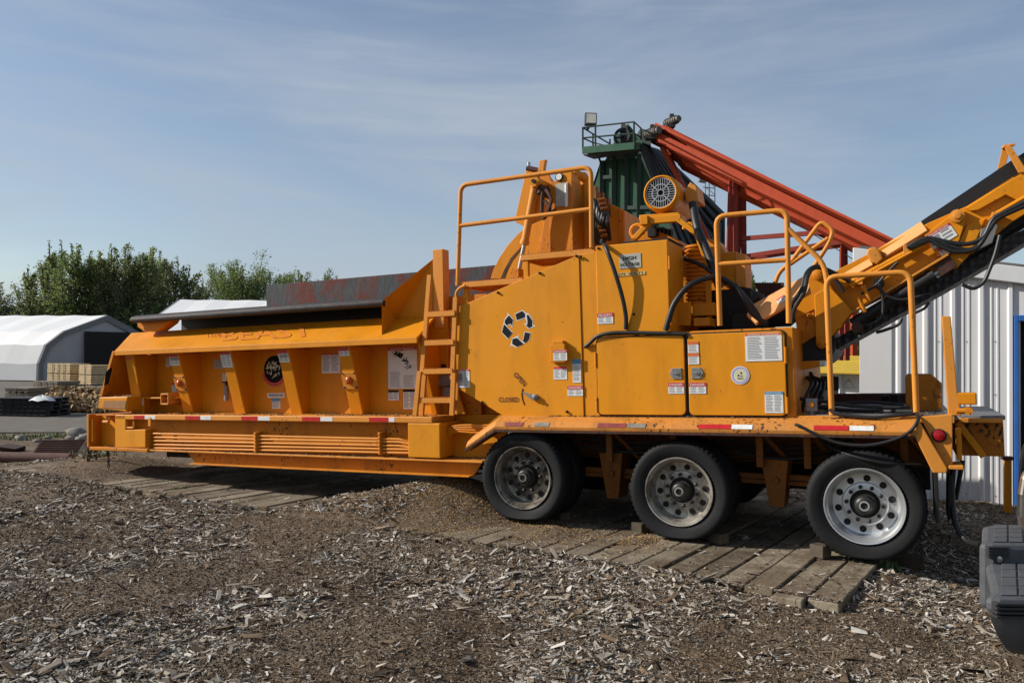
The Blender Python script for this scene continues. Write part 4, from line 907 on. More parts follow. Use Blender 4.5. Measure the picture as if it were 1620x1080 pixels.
# --- cables
def cable(pix, r=.016): return part('power_cable', MB().tube(bez([q(*p_) for p_ in pix], 8), r, 10), 'cable', None, 0)
cable([(953, 383, .2), (959, 393, .02), (971, 425, -.0), (984, 468, .03), (990, 500, .055), (990, 521, .07)], .02)
cable([(925, 549, .095), (933, 543, .08), (945, 532, .06), (965, 527, .055), (990, 526, .06), (1045, 527, .06), (1085, 528, .06)], .018)
v = q(956, 383, .08); part('cable_gland', MB().cyl(q(953, 385, .12), q(955, 379, .12), .03, n=10), 'dark', bevel=0)
cable([(1053, 523, .05), (1058, 505, .05), (1068, 478, .06), (1090, 452, .1), (1118, 440, .18), (1140, 440, .25), (1160, 452, .3), (1182, 475, .35), (1206, 512, .4)], .026)
cable([(1162, 450, .3), (1175, 470, .3), (1190, 495, .35), (1212, 512, .4)], .024)
cable([(1083, 410, .6), (1105, 417, .5), (1128, 432, .45), (1150, 448, .4)], .02)
cable([(1096, 322, .75), (1103, 360, .6), (1118, 396, .55), (1130, 428, .5), (1138, 455, .5)], .04)
part('flexible_duct', MB().cyl(q(1150, 500, .8), q(1195, 470, 1.0), .07, n=14), 'black', bevel=0)
cable([(1312, 648, .1), (1330, 655, .08), (1380, 660, .06), (1430, 656, .08), (1452, 654, .1)], .014)
cable([(1262, 630, .4), (1300, 634, .4), (1350, 642, .4), (1440, 645, .4)], .016)
cable([(1275, 640, .5), (1330, 648, .5), (1400, 650, .4), (1445, 650, .2)], .016)
cable([(1300, 643, .6), (1360, 636, .8), (1430, 640, .7)], .014)
cable([(1450, 655, .08), (1453, 662, -.03), (1440, 682, -.07), (1412, 696, -.08), (1370, 704, -.08), (1325, 700, -.07), (1290, 686, -.065), (1266, 674, -.06), (1258, 671, -.05)], .013)
cable([(1300, 700, .2), (1340, 718, .02), (1400, 732, -.01), (1460, 735, .1)], .012)
mb = MB()
for k in range(4): mb.tube(bez([(-3.95 , .12 + .02 * k, .98 - .03 * k), (-3.85, .14, 1.06 - .02 * k), (-3.6, .14, 1.075 - .025 * k), (-3.3, .16, 1.07 - .02 * k)], 6), .011, 8)
part('hydraulic_line', mb, 'orange_worn', bevel=0)
part('recess_panel', MB().prism([(-3.93, .735), (-3.55, .735), (-3.38, .80), (-3.30, 1.04), (-3.93, 1.04)], .28, .32), 'orange', bevel=0)
part('air_hose', MB().tube(bez([q(1508, 741, .3), q(1506, 780, .3), q(1512, 830, .2), q(1530, 855, .1), q(1552, 862, -.1)], 8), .022, 10), 'cable', bevel=0)
part('rear_strut', MB().cyl(q(1523, 728, .6), q(1512, 790, .6), .018, n=8), 'black', bevel=0)
part('mud_flap', MB().slab([q(1500, 750, .25), q(1507, 750, .25), q(1510, 815, .25), q(1500, 825, .25)], (0, .4, 0)), 'black', bevel=.004)

# --- sawdust and dirt lying on the ledges
dp = []
for x0, x1, y0, y1, z, n_ in ((-8.7, -4.1, .02, .44, 1.166, 2200), (-8.2, -4.3, .0, .12, .731, 1500), (-3.25, .35, .085, .10, 1.176, 900), (-9.2, -8.85, .0, .4, .744, 300), (-3.9, -3.5, .1, .4, .732, 400), (-.4, .6, .16, 1.0, 1.197, 900), (-8.75, -8.0, .24, .45, 1.377, 250)):
    for _ in range(n_):
        x = random.uniform(x0, x1); y = random.uniform(y0, y1)
        if noise.noise((x * 1.6, y * 5, z)) + .25 * random.random() > -.05: dp.append((x, y, z))
du = chip_cloud('ledge_dust', np.array(dp), rng.uniform(.006, .022, len(dp)), [(0, (.03, .02, .014)), (.5, (.12, .08, .05)), (1, (.30, .22, .14))], thick=(.3, .8), tilt=.4); du.parent = G; du['kind'] = 'stuff'

# --- decals and lettering
def on_quad(bl, br, tr, tl):
    bl, br, tr, tl = map(Vector, (bl, br, tr, tl)); nrm = (br - bl).cross(tl - bl).normalized()
    if nrm.y > 0: nrm = -nrm
    return lambda u, v, h=0: (bl * (1 - u) + br * u) * (1 - v) + (tl * (1 - u) + tr * u) * v + nrm * h
def put_text(mb, f, s, u0, u1, v0, v1, mi, bold=.01, h=.003):
    v, fc = text_geo(s, bold); mb.add([f(u0 + (u1 - u0) * a, v0 + (v1 - v0) * b_, h) for a, b_ in v], fc, mi)
def decal(corners, hdr='red', word=None, lines=5, name='warning_decal', cols=2, hh=.28, pict=False, base='white', parent=None):
    f = on_quad(*corners); mb = MB(); rg = lambda u0, u1, v0, v1, h, mi: mb.quad(f(u0, v0, h), f(u1, v0, h), f(u1, v1, h), f(u0, v1, h), mi)
    mb.hexa([f(0, 0, -.003), f(1, 0, -.003), f(1, 1, -.003), f(0, 1, -.003)], [f(0, 0, .0015), f(1, 0, .0015), f(1, 1, .0015), f(0, 1, .0015)], 0)
    top = 1
    if hdr:
        rg(.0, 1, 1 - hh, 1, .0025, 1); top = 1 - hh
        if word: put_text(mb, f, word, .08, .92, 1 - hh * .82, 1 - hh * .22, 3, .006, .0035)
    if pict: rg(.08, .45, top * .42, top * .92, .0025, 2); c0 = .5
    for c in range(cols):
        a0, a1 = .06 + c * (.94 / cols), (c + 1) * (.94 / cols)
        for k in range(lines):
            v1 = top * (.94 - .88 * k / lines); v0 = v1 - top * .88 / lines * .45
            if pict and v0 > top * .4 and c == 0: continue
            rg(a0, a0 + (a1 - a0) * rng.uniform(.7, 1), v0, v1, .0025, 2)
    return part(name, mb, (base, {'red': 'red', 'orange': 'dorange', 'blue': 'dblue', 'black': 'inkblack', None: 'red'}[hdr], 'ink', 'white'), parent, 0)
def rectd(x0, y0, x1, y1, y, **k):       # upright decal on the lengthwise plane y
    a, b_, c, d = q(x0, y1, y), q(x1, y1, y), q(x1, y0, y), q(x0, y0, y)
    zb, zt, xa, xb = (a.z + b_.z) / 2, (c.z + d.z) / 2, (a.x + d.x) / 2, (b_.x + c.x) / 2
    return decal(((xa, y, zb), (xb, y, zb), (xb, y, zt), (xa, y, zt)), **k)
PY, DY, EY = CY - .003, .068, .086
rectd(723, 584, 743, 613, PY, word='DANGER PELIGRO', hh=.12, pict=True, lines=8)
rectd(875.5, 553, 897, 570, .031, word='DANGER', parent=sb)
rectd(876, 580, 897, 600, PY, lines=5, hh=.18)
rectd(906, 568, 919, 605, PY, hdr='blue', lines=12, cols=1, hh=.2)
rectd(898, 610, 922, 626, PY, word='DANGER', lines=4, hh=.36)
rectd(945, 495, 970, 512, EY, word='PELIGRO', lines=4, hh=.36, parent=ec)
rectd(1088.5, 540, 1105, 558, DY, hdr='orange', lines=5, cols=1)
rectd(1089, 558.5, 1106, 576, DY, hdr='orange', lines=4, cols=1)
rectd(1057.5, 605, 1082, 622.5, DY, word='DANGER', lines=4, hh=.36)
rectd(1090.5, 605, 1117, 622.5, DY, word='DANGER', lines=4, hh=.36)
rectd(1179, 526, 1237, 571, DY, hdr='orange', word='WARNING ADVERTENCIA', lines=14, hh=.10)
rectd(1210, 619, 1239, 653, DY, hdr='blue', word='NOTICE AVISO', lines=11, hh=.14)
# round approval sticker
v = q(1171, 593.5, DY); mb = MB()
for r0_, r1_, mi, h in ((.078, .001, 0, .0), (.072, .056, 1, -.001), (.050, .001, 2, -.001)):
    mb.lathe([(r0_, .002), (r0_, h - .001), (r1_, h - .001)], (v.x, DY, v.z), n=36, mi=mi)
f = on_quad((v.x - .03, DY - .004, v.z - .03), (v.x + .03, DY - .004, v.z - .03), (v.x + .03, DY - .004, v.z + .03), (v.x - .03, DY - .004, v.z + .03))
for u0, u1, v0, v1 in ((.1, .9, .0, .12), (.15, .35, .35, .6), (.5, .85, .35, .45), (.55, .75, .7, .95)): mb.quad(f(u0, v0), f(u1, v0), f(u1, v1), f(u0, v1), 3)
part('round_sticker', mb, ('white', 'dlilac', 'dyellow', 'inkblack'), None, 0)
def lettering(s, x0, y0, x1, y1, y, mat='inkblack', backing=None, ang=None, bold=.014, name='lettering', parent=None):
    a, b_ = q(x0, y1, y), q(x1, y0, y)
    bl, br, tr, tl = Vector((a.x, y, a.z)), Vector((b_.x, y, a.z)), Vector((b_.x, y, b_.z)), Vector((a.x, y, b_.z))
    if ang:
        c = (bl + tr) / 2; Rm = Matrix.Rotation(R(ang), 3, 'Y'); bl, br, tr, tl = [c + Rm @ (p_ - c) for p_ in (bl, br, tr, tl)]
    f = on_quad(bl, br, tr, tl); mb = MB()
    if backing:
        mb.hexa([f(-.06, -.2, -.002), f(1.06, -.2, -.002), f(1.06, 1.2, -.002), f(-.06, 1.2, -.002)], [f(-.06, -.2, .001), f(1.06, -.2, .001), f(1.06, 1.2, .001), f(-.06, 1.2, .001)], 1)
    put_text(mb, f, s, 0, 1, 0, 1, 0, bold, .002); return part(name, mb, (mat, backing or mat), parent, 0)
M['greyplate'] = simple('grey_label', (.40, .40, .36), .6, var=.35, scale=16, bmp=0); M['yellowplate'] = simple('cream_label', (.60, .42, .15), .6, var=.2, bmp=0)
f = rectd(979.5, 401.5, 1014, 424, EY, hdr=None, lines=0, cols=0, base='greyplate', name='voltage_sign', parent=ec)
lettering('HIGH', 985.5, 404.5, 1006, 412, EY - .002, parent=ec); lettering('VOLTAGE', 981, 414.5, 1011.5, 422, EY - .002, parent=ec)
lettering('575 VOLTS', 978, 429.5, 1018, 436.5, EY - .001, backing='yellowplate', parent=ec)
M['maroon'] = simple('maroon_lettering', (.10, .015, .01), .5, bmp=0)
lettering('OPEN', 811, 595, 834, 603.5, PY, 'maroon', ang=45); lettering('CLOSED', 789, 628, 820.5, 635.5, PY, 'maroon')
arcp = [q(*c, CY - .001) for c in ((827, 614.5), (825.5, 622), (826.5, 631), (829.5, 640))]
part('handle_arc', MB().tube(bez(arcp, 4), .006, 6), 'maroon', bevel=0)
# three chasing arrows, traced from the panel decal
o_ = lambda px, py: (780 + px / 6.0, 480 + py / 6.0)
arrows = [
 [(205, 98), (280, 62), (312, 90), (340, 98), (378, 160), (378, 205), (408, 212), (336, 242), (290, 190), (318, 195), (312, 150), (300, 138), (224, 168)],
 [(80, 275), (102, 180), (108, 150), (140, 110), (132, 82), (194, 150), (182, 232), (168, 200), (150, 205), (130, 215), (188, 275), (142, 340)],
 [(298, 266), (358, 276), (346, 350), (296, 380), (224, 420), (180, 396), (162, 414), (182, 330), (256, 298), (234, 322), (278, 362)]]
inner = [
 [(210, 102), (276, 70), (304, 96), (303, 130), (226, 158)], [(318, 108), (334, 106), (372, 162), (370, 210), (380, 213), (338, 234), (306, 200), (324, 204), (326, 165)],
 [(84, 272), (104, 196), (182, 278), (142, 332)], [(110, 186), (112, 158), (150, 112), (188, 152), (178, 215), (170, 192), (148, 196), (130, 208)],
 [(302, 272), (352, 280), (340, 344), (308, 372), (282, 362)], [(184, 336), (228, 326), (272, 368), (290, 382), (226, 412), (180, 382)]]
def flat(poly, y): return [(*xz(*o_(*c), y)[:1], y, xz(*o_(*c), y)[1]) for c in poly]
mb = MB()
for a in arrows: mb.add(flat(a, CY - .002), [tuple(range(len(a)))], 0)
for a in inner: mb.add(flat(a, CY - .0035), [tuple(range(len(a)))], 1)
M['charcoal'] = simple('charcoal_vinyl', (.010, .010, .013), .6, bmp=0, spec=.12); part('recycling_symbol', mb, ('white', 'charcoal'), None, 0)
# decals on the hopper ribs and back wall
def ribd(xc, wpx, ytop, ybot, **k):       # on the sloping rib faces: centre x, width in pixels
    def rp(px, py):
        y = .2
        for _ in range(6): v = q(px, py, y); y = .10 + (1.93 - v.z) / .77 * .23 - .004
        return q(px, py, y)
    a, b_ = rp(xc, ytop), rp(xc, ybot); hw = (rp(xc + wpx / 2, ytop).x - rp(xc - wpx / 2, ytop).x) / 2; cx_ = (a.x + b_.x) / 2
    return decal(((cx_ - hw, b_.y, b_.z), (cx_ + hw, b_.y, b_.z), (cx_ + hw, a.y, a.z), (cx_ - hw, a.y, a.z)), **k)
ribd(207.5, 12, 566, 584, hdr='red', lines=6, hh=.15)
ribd(275.5, 14, 561, 578, hdr='red', lines=3, hh=.22); ribd(358, 16, 557, 581, hdr='red', lines=6, hh=.15)
ribd(448.5, 16, 554, 573, hdr='red', lines=4, hh=.25); ribd(544, 16, 550, 563, hdr='red', lines=3, hh=.35)
for xc, yt, yb in ((275.5, 565.5, 569.5), (449, 561, 565)):
    v = q(xc, (yt + yb) / 2, .13); a, b_ = q(xc - 6, yb, .115), q(xc + 6, yt, .105); f = on_quad((a.x, .120, a.z), (b_.x, .120, a.z), (b_.x, .108, b_.z), (a.x, .108, b_.z)); mb = MB(); put_text(mb, f, 'NONO', 0, 1, 0, 1, 0, .006, .002); part('lettering', mb, 'inkblack', None, 0)
BY = .457
rectd(192, 607, 207.5, 618, BY, lines=2, hh=.4, pict=False); rectd(262.5, 566, 270, 580, BY, hdr=None, lines=5, cols=1); rectd(339, 568, 353, 583, BY, hdr=None, lines=5, cols=1, base='greyplate')
rectd(272, 605, 280, 619, BY, hdr='red', lines=4, cols=1); rectd(352, 590, 358, 602, BY, hdr=None, lines=4, cols=1)
rectd(509, 559, 538, 590, BY, hdr='red', lines=9, hh=.07); v = q(213.5, 637, .2); rectd(214, 626, 227, 641, .208, hdr='black', lines=2, cols=1, hh=.2)
mp = rectd(614, 549, 660, 614.5, BY, hdr='red', word='DANGER PELIGRO', hh=.075, lines=0, cols=0, name='instruction_board')
fb = on_quad(*[q(*c, BY - .003) for c in ((614, 614.5), (660, 614.5), (660, 549), (614, 549))]); mb = MB()
for k in range(9):
    for c in range(2):
        if k < 2 and c == 1: continue
        v1 = .40 - k * .043; mb.quad(fb(.06 + .47 * c, v1 - .016, 0), fb(.06 + .47 * c + rng.uniform(.28, .4), v1 - .016, 0), fb(.06 + .47 * c + .33, v1, 0), fb(.06 + .47 * c, v1, 0))
part('board_text', mb, 'ink', mp, 0)
mb = MB(); rr2 = random.Random(5)
for k in range(70):      # line drawing of the machine on the board
    t = rr2.random(); u_ = .25 + .48 * t + rr2.gauss(0, .05); v_ = .86 - .34 * t * t + rr2.gauss(0, .035); a_ = rr2.uniform(0, 3.14); l_ = rr2.uniform(.02, .06); w_ = rr2.uniform(.004, .014)
    dx, dy = math.cos(a_) * l_, math.sin(a_) * l_ * .7; ex, ey = -math.sin(a_) * w_, math.cos(a_) * w_
    mb.quad(fb(u_ - dx - ex, v_ - dy - ey, 0.0005), fb(u_ + dx - ex, v_ + dy - ey, .0005), fb(u_ + dx + ex, v_ + dy + ey, .0005), fb(u_ - dx + ex, v_ - dy + ey, .0005))
part('board_drawing', mb, 'inkblack', mp, 0)
rectd(614.5, 617, 631, 633, BY, hdr='black', lines=3, hh=.2); rectd(638, 616, 659, 647, BY, hdr='black', lines=7, hh=.12)
# round emblem: generic dark badge with pale sprigs
v = q(434, 584, BY); mb = MB(); mb.lathe([(.165, .002), (.165, -.001), (.001, -.001)], (v.x, BY, v.z), n=36)
for k in range(46):
    t, rr_ = rr2.uniform(0, 6.28), .115 * math.sqrt(rr2.random()); a_ = rr2.uniform(0, 3.14); l_ = rr2.uniform(.01, .03)
    c = Vector((v.x + rr_ * math.cos(t), BY - .003 - .0001 * k, v.z + rr_ * math.sin(t))); e = Vector((math.cos(a_), 0, math.sin(a_))) * l_; w_ = Vector((-math.sin(a_), 0, math.cos(a_))) * .006
    mb.quad(c - e - w_, c + e - w_, c + e + w_, c - e + w_, 1 + (k % 2))
for k in range(16):
    t = R(200 + 9 * k); c = Vector((v.x + .185 * math.cos(t), BY - .002, v.z + .185 * math.sin(t))); e = Vector((-math.sin(t), 0, math.cos(t))) * .011; w_ = Vector((math.cos(t), 0, math.sin(t))) * .022
    mb.quad(c - e - w_, c + e - w_, c + e + w_, c - e + w_, 3)
part('round_emblem', mb, ('inkblack', 'dyellow', 'greyplate', 'red'), None, 0)
rectd(423, 621.5, 450, 629, BY, hdr=None, lines=0, cols=0, name='nameplate'); lettering('WOOD RECYCLER', 425, 623, 448, 627, BY - .004)
rectd(430.5, 630, 443.5, 646, BY, hdr='blue', lines=5, cols=1); rectd(424, 611, 450, 620, BY, hdr=None, lines=0, cols=0, base='orange', name='blank_plate')
# big faded name on the flare slope (y .03-.47, z 2.00-2.245)
fp = lambda px, t: None
def flare_pt(px, s):      # s 0..1 up the slope ; px = pixel column near that height
    y = .03 + .44 * s; z = 2.0 + .245 * s; v = q(px, 540, y); return Vector((v.x, y - .003, z + .004))
for s_, xa, xb, s0, s1 in (('The', 325, 350, .45, .78), ('BEAST', 352, 497, .2, .84)):
    f = on_quad(flare_pt(xa, s0), flare_pt(xb, s0), flare_pt(xb - 4, s1), flare_pt(xa - 4, s1)); mb = MB(); put_text(mb, f, s_, 0, 1, 0, 1, 0, .02, .002); part('lettering', mb, 'pink', None, 0)
# reflective tape
TP = [(212, 229, 661), (229, 246, 661), (293, 317, 661), (317, 334, 661), (382, 408, 661), (408, 427, 662), (478, 507, 663), (507, 526, 663), (584, 615, 664), (615, 624, 664)]
for k, (xa, xb, yc) in enumerate(TP):
    a, b_ = q(xa, yc, 0), q(xb, yc, 0); part('reflective_tape', MB().box(a.x, b_.x, -.002, .001, 1.109, 1.155), 'tape_red' if k % 2 == 0 else 'tape_white', bevel=0)
for xa, xb, mt in ((799, 827, 'tape_old'), (845, 868, 'tape_grey'), (945, 990, 'tape_old'), (992, 1021, 'tape_grey'), (1105, 1156, 'tape_red'), (1157, 1190, 'tape_white'), (1287, 1342, 'tape_red'), (1344, 1382, 'tape_white')):
    a, b_ = q(xa, 675, -.05), q(xb, 675, -.05)
    part('reflective_tape', MB().hexa([(a.x, -.0545, fz + .034), (b_.x, -.0545, fz + .034), (b_.x, -.026, fz + .070), (a.x, -.026, fz + .070)], [(a.x, -.057, fz + .036), (b_.x, -.057, fz + .036), (b_.x, -.029, fz + .072), (a.x, -.029, fz + .072)]), mt, bevel=0)
# decals on the conveyor
dc = [q(*c, CYN - .014) for c in ((1478, 397), (1500, 383), (1489, 354), (1466, 374))]
decal([q(*c, CYN - .014) for c in ((1476, 395), (1515, 372), (1501, 352), (1465, 373))], hdr='red', word='DANGER PELIGRO', hh=.2, lines=3, pict=True, parent=con)
decal([q(*c, CYN - .014) for c in ((1492, 408), (1506, 398), (1498, 385), (1482, 394))], hdr='red', hh=.3, lines=3, parent=con)
decal([q(*c, y_) for c, y_ in (((1232, 481), .385), ((1243, 474), .385), ((1240, 466), .415), ((1228, 474), .415))], hdr='red', hh=.3, lines=2, parent=con)

# ------------------------------------------------------------------ chocks, stones, scrap beside the machine
M['block'] = plank_mat('block_wood', (.10, .08, .06), (.06, .048, .036))
def block(px, py, sx, sy, sz, rz, label, z=.128):
    p_ = W(px, py, z); t = empty('wood_block', p_, label, 'wooden block', None, (0, 0, rz))
    MB().box(-sx / 2, sx / 2, -sy / 2, sy / 2, 0, sz).build('block_body', M['block'], t, .006); return t
block(1137, 858, .11, .14, .09, .6, 'small wooden chock on the mat behind the middle wheel')
block(1298, 880, .11, .13, .10, .55, 'small wooden chock wedged in front of the bright rear wheel')
block(1012, 840, .09, .14, .08, .6, 'dark wooden chock in front of the middle wheel with the flat tyre')
block(1438, 908, .22, .12, .16, -.45, 'wooden block lying in shade behind the rear wheel', .0)
block(890, 822, .12, .12, .08, .5, 'dirt covered chock behind the front wheel with the flat tyre')
def stone(c, r, seed, mat, name='stone'):
    bm = bmesh.new(); bmesh.ops.create_icosphere(bm, subdivisions=2, radius=1)
    for v in bm.verts:
        k = 1 + .45 * noise.noise(v.co * 1.3 + Vector((seed * 3.1, 0, 0))) + .12 * noise.noise(v.co * 4 + Vector((seed, 2, 0))); v.co = Vector((v.co.x * r * k * 1.25, v.co.y * r * k, v.co.z * r * k * .7))
    me = bpy.data.meshes.new(name); bm.to_mesh(me); bm.free(); me.materials.append(mat)
    me.polygons.foreach_set('use_smooth', [True] * len(me.polygons)); o = bpy.data.objects.new(name, me); COL.objects.link(o); o.location = c; return o
M['stone'] = simple('field_stone', (.26, .24, .21), .9, var=.4, scale=9, bmp=.4, spec=.15)
for i, (px, py, r, lb) in enumerate(((122, 685, .24, 'largest pale field stone in the heap beside the orange drawbar end'), (136, 690, .16, 'rounded stone touching the left end of the orange frame'), (128, 694, .13, 'small stone in front of the pale heap at the frame end'), (112, 692, .12, 'small flat stone at the left edge of the stone heap'), (33, 692, .14, 'lone round stone in the grass at the road edge'), (75, 690, .09, 'small white stone between grass tufts at the road edge'), (58, 696, .08, 'little grey stone at the far left grass'), (100, 695, .08, 'little pale stone left of the heap'))):
    p_ = W(px, py + 4, 0); r *= .72; p_.z = gz(p_.x, p_.y) + r * .3; tag(stone(p_, r, i, M['stone']), lb, 'stone', 'stones along the yard edge')
def tuft_cloud(name, spots, n, h, mat, kind='stuff'):
    mb = MB()
    for px, py, sp in spots:
        c = W(px, py, 0)
        for _ in range(n):
            x, y = c.x + random.gauss(0, sp), c.y + random.gauss(0, sp * .6); z = gz(x, y); a = random.random() * 6.28; hh = h * random.uniform(.4, 1); w_ = .008 + .01 * random.random(); l = random.uniform(-.6, .6) * hh
            ca, sa = math.cos(a), math.sin(a); mb.add([(x - w_ * ca, y - w_ * sa, z - .01), (x + w_ * ca, y + w_ * sa, z - .01), (x + l * sa, y + l * ca, z + hh)], [(0, 1, 2)])
    o = mb.build(name, mat); o['kind'] = kind; return o
M['grass'] = simple('fresh_grass', (.07, .11, .035), .7, var=.5, scale=3, bmp=0, c2=(.10, .15, .035))
tuft_cloud('grass', [(10, 694, .5), (30, 692, .5), (62, 692, .5), (70, 690, .3), (150, 728, .25), (1404, 914, .04), (405, 775, .04), (285, 790, .05), (165, 740, .15)], 110, .09, M['grass'])
# rusty scoop and pipe
a, b_, c, d = W(52, 728, .02), W(112, 730, .02), W(135, 716, .02), W(70, 700, .02)
M['rustdark'] = simple('dark_brown_rust', (.045, .026, .02), .85, var=.4, scale=8, c2=(.03, .018, .014))
M['rustpipe'] = simple('red_brown_rust', (.11, .055, .042), .85, var=.35, scale=8, c2=(.075, .036, .028))
sc_ = empty('steel_scoop', W(95, 728, 0), 'dark rusty steel scoop with ribbed back lying by the drawbar end', 'steel scoop')
o_z = lambda px, py, dist: D(px, py, dist) - W(95, 728, 0)
fa, fb_, fc_, fd = o_z(50, 722, 12.9), o_z(122, 722, 12.9), o_z(136, 695, 13.4), o_z(67, 696, 13.4)
MB().slab([fa, fb_, fc_, fd], (0, .03, -.02)).slab([o_z(50, 722, 12.9), o_z(122, 722, 12.9), o_z(120, 732, 12.7), o_z(52, 732, 12.7)], (0, .03, 0)).build('scoop_body', M['rustdark'], sc_, .004)
mb = MB()
for k in range(9):
    t = (k + .5) / 9; mb.beam(Vector(fa).lerp(fd, t) - Vector((0, .02, -.01)), Vector(fb_).lerp(fc_, t) - Vector((0, .02, -.01)), .03, .02)
mb.build('rib', M['rustpipe'], sc_)
MB().slab([o_z(111, 733, 12.6), o_z(137, 714, 12.9), o_z(136, 695, 13.3), o_z(131, 702, 13.1)], (.03, 0, 0)).build('side_plate', M['rustdark'], sc_, .004)
p0, p1 = W(-60, 722, .09), W(112, 726, .09)
t = MB().cyl(p0, p1, .09, n=20).build('steel_pipe', M['rustpipe']); tag(t, 'rusty red brown steel pipe lying on the ground in front of the scoop', 'steel pipe')
t = MB().slab([W(-6, 712, .0) , W(24, 716, .0), W(24, 710, .08), W(-6, 706, .12)], (0, .3, .02)).build('scrap_plate', M['rustdark'], None, .004); tag(t, 'dark scrap plate lying behind the rusty pipe at the left edge', 'scrap metal')

# ------------------------------------------------------------------ yard on the left: tents, lumber, pallets, firewood
M['tarp'] = simple('white_tarp', (.72, .72, .71), .5, var=.08, scale=.6, bmp=.15)
M['tarpgrey'] = simple('grey_tarp', (.16, .165, .175), .6, var=.15, scale=1, bmp=.1)
M['gable'] = simple('gable_fabric', (.36, .36, .38), .6, var=.15, scale=1.2, bmp=.2)
def tent(name, pg, dist, ridge_dir, length, label, door=None):
    """pg: gable outline in pixels at forward distance dist (frontal reference), ridge_dir: world direction of the ridge"""
    P0 = [D(px, py, dist + k) for px, py, k in pg]; base = Vector((P0[0].x, P0[0].y, 0)); t = empty(name, base, label, 'storage tent')
    L = [p_ - base for p_ in P0]; off = Vector(ridge_dir).normalized() * length
    mb = MB(); n_ = len(L); nb = 14
    vs = []
    for j in range(nb + 1):
        for i, p_ in enumerate(L):
            dv = off * (j / nb); sag = -.05 * (1 if j % 2 else 0) if 0 < i < n_ - 1 else 0
            vs.append(p_ + dv + Vector((0, 0, sag)))
    mb.add(vs, [(j * n_ + i, j * n_ + i + 1, (j + 1) * n_ + i + 1, (j + 1) * n_ + i) for j in range(nb) for i in range(n_ - 1)], 0)
    mb.build('roof_cover', M['tarp'], t)
    ctr = sum(L, Vector()) / n_; inn = [p_.lerp(Vector((ctr.x, ctr.y, L[0].z)), .085) for p_ in L]
    sh = -off.normalized() * .12
    mb = MB()
    for i in range(n_ - 1): mb.slab([L[i] + sh * .2, L[i + 1] + sh * .2, inn[i + 1] + sh * .2, inn[i] + sh * .2], sh)
    mb.build('edge_band', M['tarpgrey'], t)
    mb = MB(); mb.add([p_ + off * .004 for p_ in L], [tuple(range(n_))]); mb.build('gable_wall', M['gable'], t)
    if door:
        dp = [D(px, py, dist + k) - base + sh * 1.2 for px, py, k in door]
        MB().slab(dp, sh * .1).build('door_opening', M['dark'], t)
    return t
pg = [(57, 602, 0), (58, 575, 0), (70, 545, .2), (98, 524, .8), (168, 498.5, 2.6), (216, 524, 3.8), (222, 545, 4.2), (226, 602, 4.4)]
tent('storage_tent', pg, 48, (-1.0, .22, 0), 16, 'white fabric storage tent with grey edged open gable and dark doorway', [(130, 602, 1.6), (202, 602, 3.4), (202, 526, 3.4), (130, 524, 1.6)])
pg2 = [(222, 590, 0), (226, 540, 0), (250, 499, 1.5), (286, 473.5, 5), (304, 498, 9), (312, 540, 10), (313, 590, 10)]
tent('storage_tent', pg2, 57, (1, -.03, 0), 19, 'white roofed storage tent behind the hopper, grey gable edge to the left')
M['lumber'] = simple('fresh_lumber', (.60, .45, .25), .7, var=.25, scale=5, bmp=.1, c2=(.40, .28, .14))
M['lumber_end'] = simple('lumber_end_grain', (.36, .25, .13), .8, var=.4, scale=14)
M['lumber_old'] = simple('weathered_lumber', (.22, .18, .13), .85, var=.4, scale=8)
def stack(name, px0, py0, px1, dist, h, depth, yaw, label, nz, nxn, mat='lumber', group=None, bearers=True, gap=.04, cat='lumber stack'):
    a = D(px0, py0, dist); b_ = D(px1, py0, dist); w = (b_ - a).length; base = Vector((a.x, a.y, a.z))
    t = empty(name, base, label, cat, group, (0, 0, yaw)); bh = h / nz
    for k in range(nz):
        z0 = k * bh + (gap if bearers else 0)
        mb = MB()
        lay = max(2, int((bh - gap) / .11)); lh = (bh - gap) / lay
        for l in range(lay):
            jx = random.uniform(-.02, .02); mb.box(jx, w + jx, random.uniform(0, .015), depth, z0 + l * lh, z0 + (l + 1) * lh - .012)
        for s in range(1, nxn): mb.box(w * s / nxn - .012, w * s / nxn + .012, -.03, -.012, z0, z0 + bh - gap, 1)
        mb.build('lumber_bundle', [M[mat], M['tarpgrey']], t, .006)
        if bearers:
            mb = MB()
            for s in range(4): mb.box(w * (s + .3) / 4, w * (s + .3) / 4 + .09, .0, depth, z0 - gap, z0)
            mb.build('bearer', M['lumber_old'], t)
    return t
s45 = 43.0
stack('lumber_stack', 74, 607, 122, s45, 1.12, 1.3, -.35, 'pale fresh lumber stack standing in front of the tent doorway, the left one', 2, 4)
stack('lumber_stack', 124, 608.5, 152, s45 - 1, 1.06, 2.2, -.42, 'pale fresh lumber stack nearest the hopper end in front of the tent', 2, 2)
stack('lumber_stack', 52, 627, 68, 30, .30, 1.2, -.3, 'low sunlit lumber bundle left of the firewood heap', 1, 3)
stack('lumber_stack', 52, 613, 100, 31, .28, 1.1, -.3, 'grey weathered bundle lying on top of the low bundles by the firewood', 1, 4, 'lumber_old')
stack('lumber_stack', 68, 624, 99, 31, .30, 1.2, -.3, 'low lumber bundle behind the firewood heap, the left one', 1, 4)
stack('lumber_stack', 100, 623.5, 134, 31, .30, 1.2, -.3, 'low lumber bundle behind the firewood heap, the middle one', 1, 4)
stack('lumber_stack', 135, 623, 165, 31, .30, 1.2, -.3, 'low greyish lumber bundle behind the firewood heap beside the hopper', 1, 4, 'lumber_old')
stack('lumber_stack', 7, 629, 49, 26, .34, 1.0, -.15, 'short brown stack of boards behind the black pallets', 2, 2, 'lumber_old')
M['blackwood'] = simple('black_pallet_wood', (.030, .030, .032), .7, var=.5, scale=6)
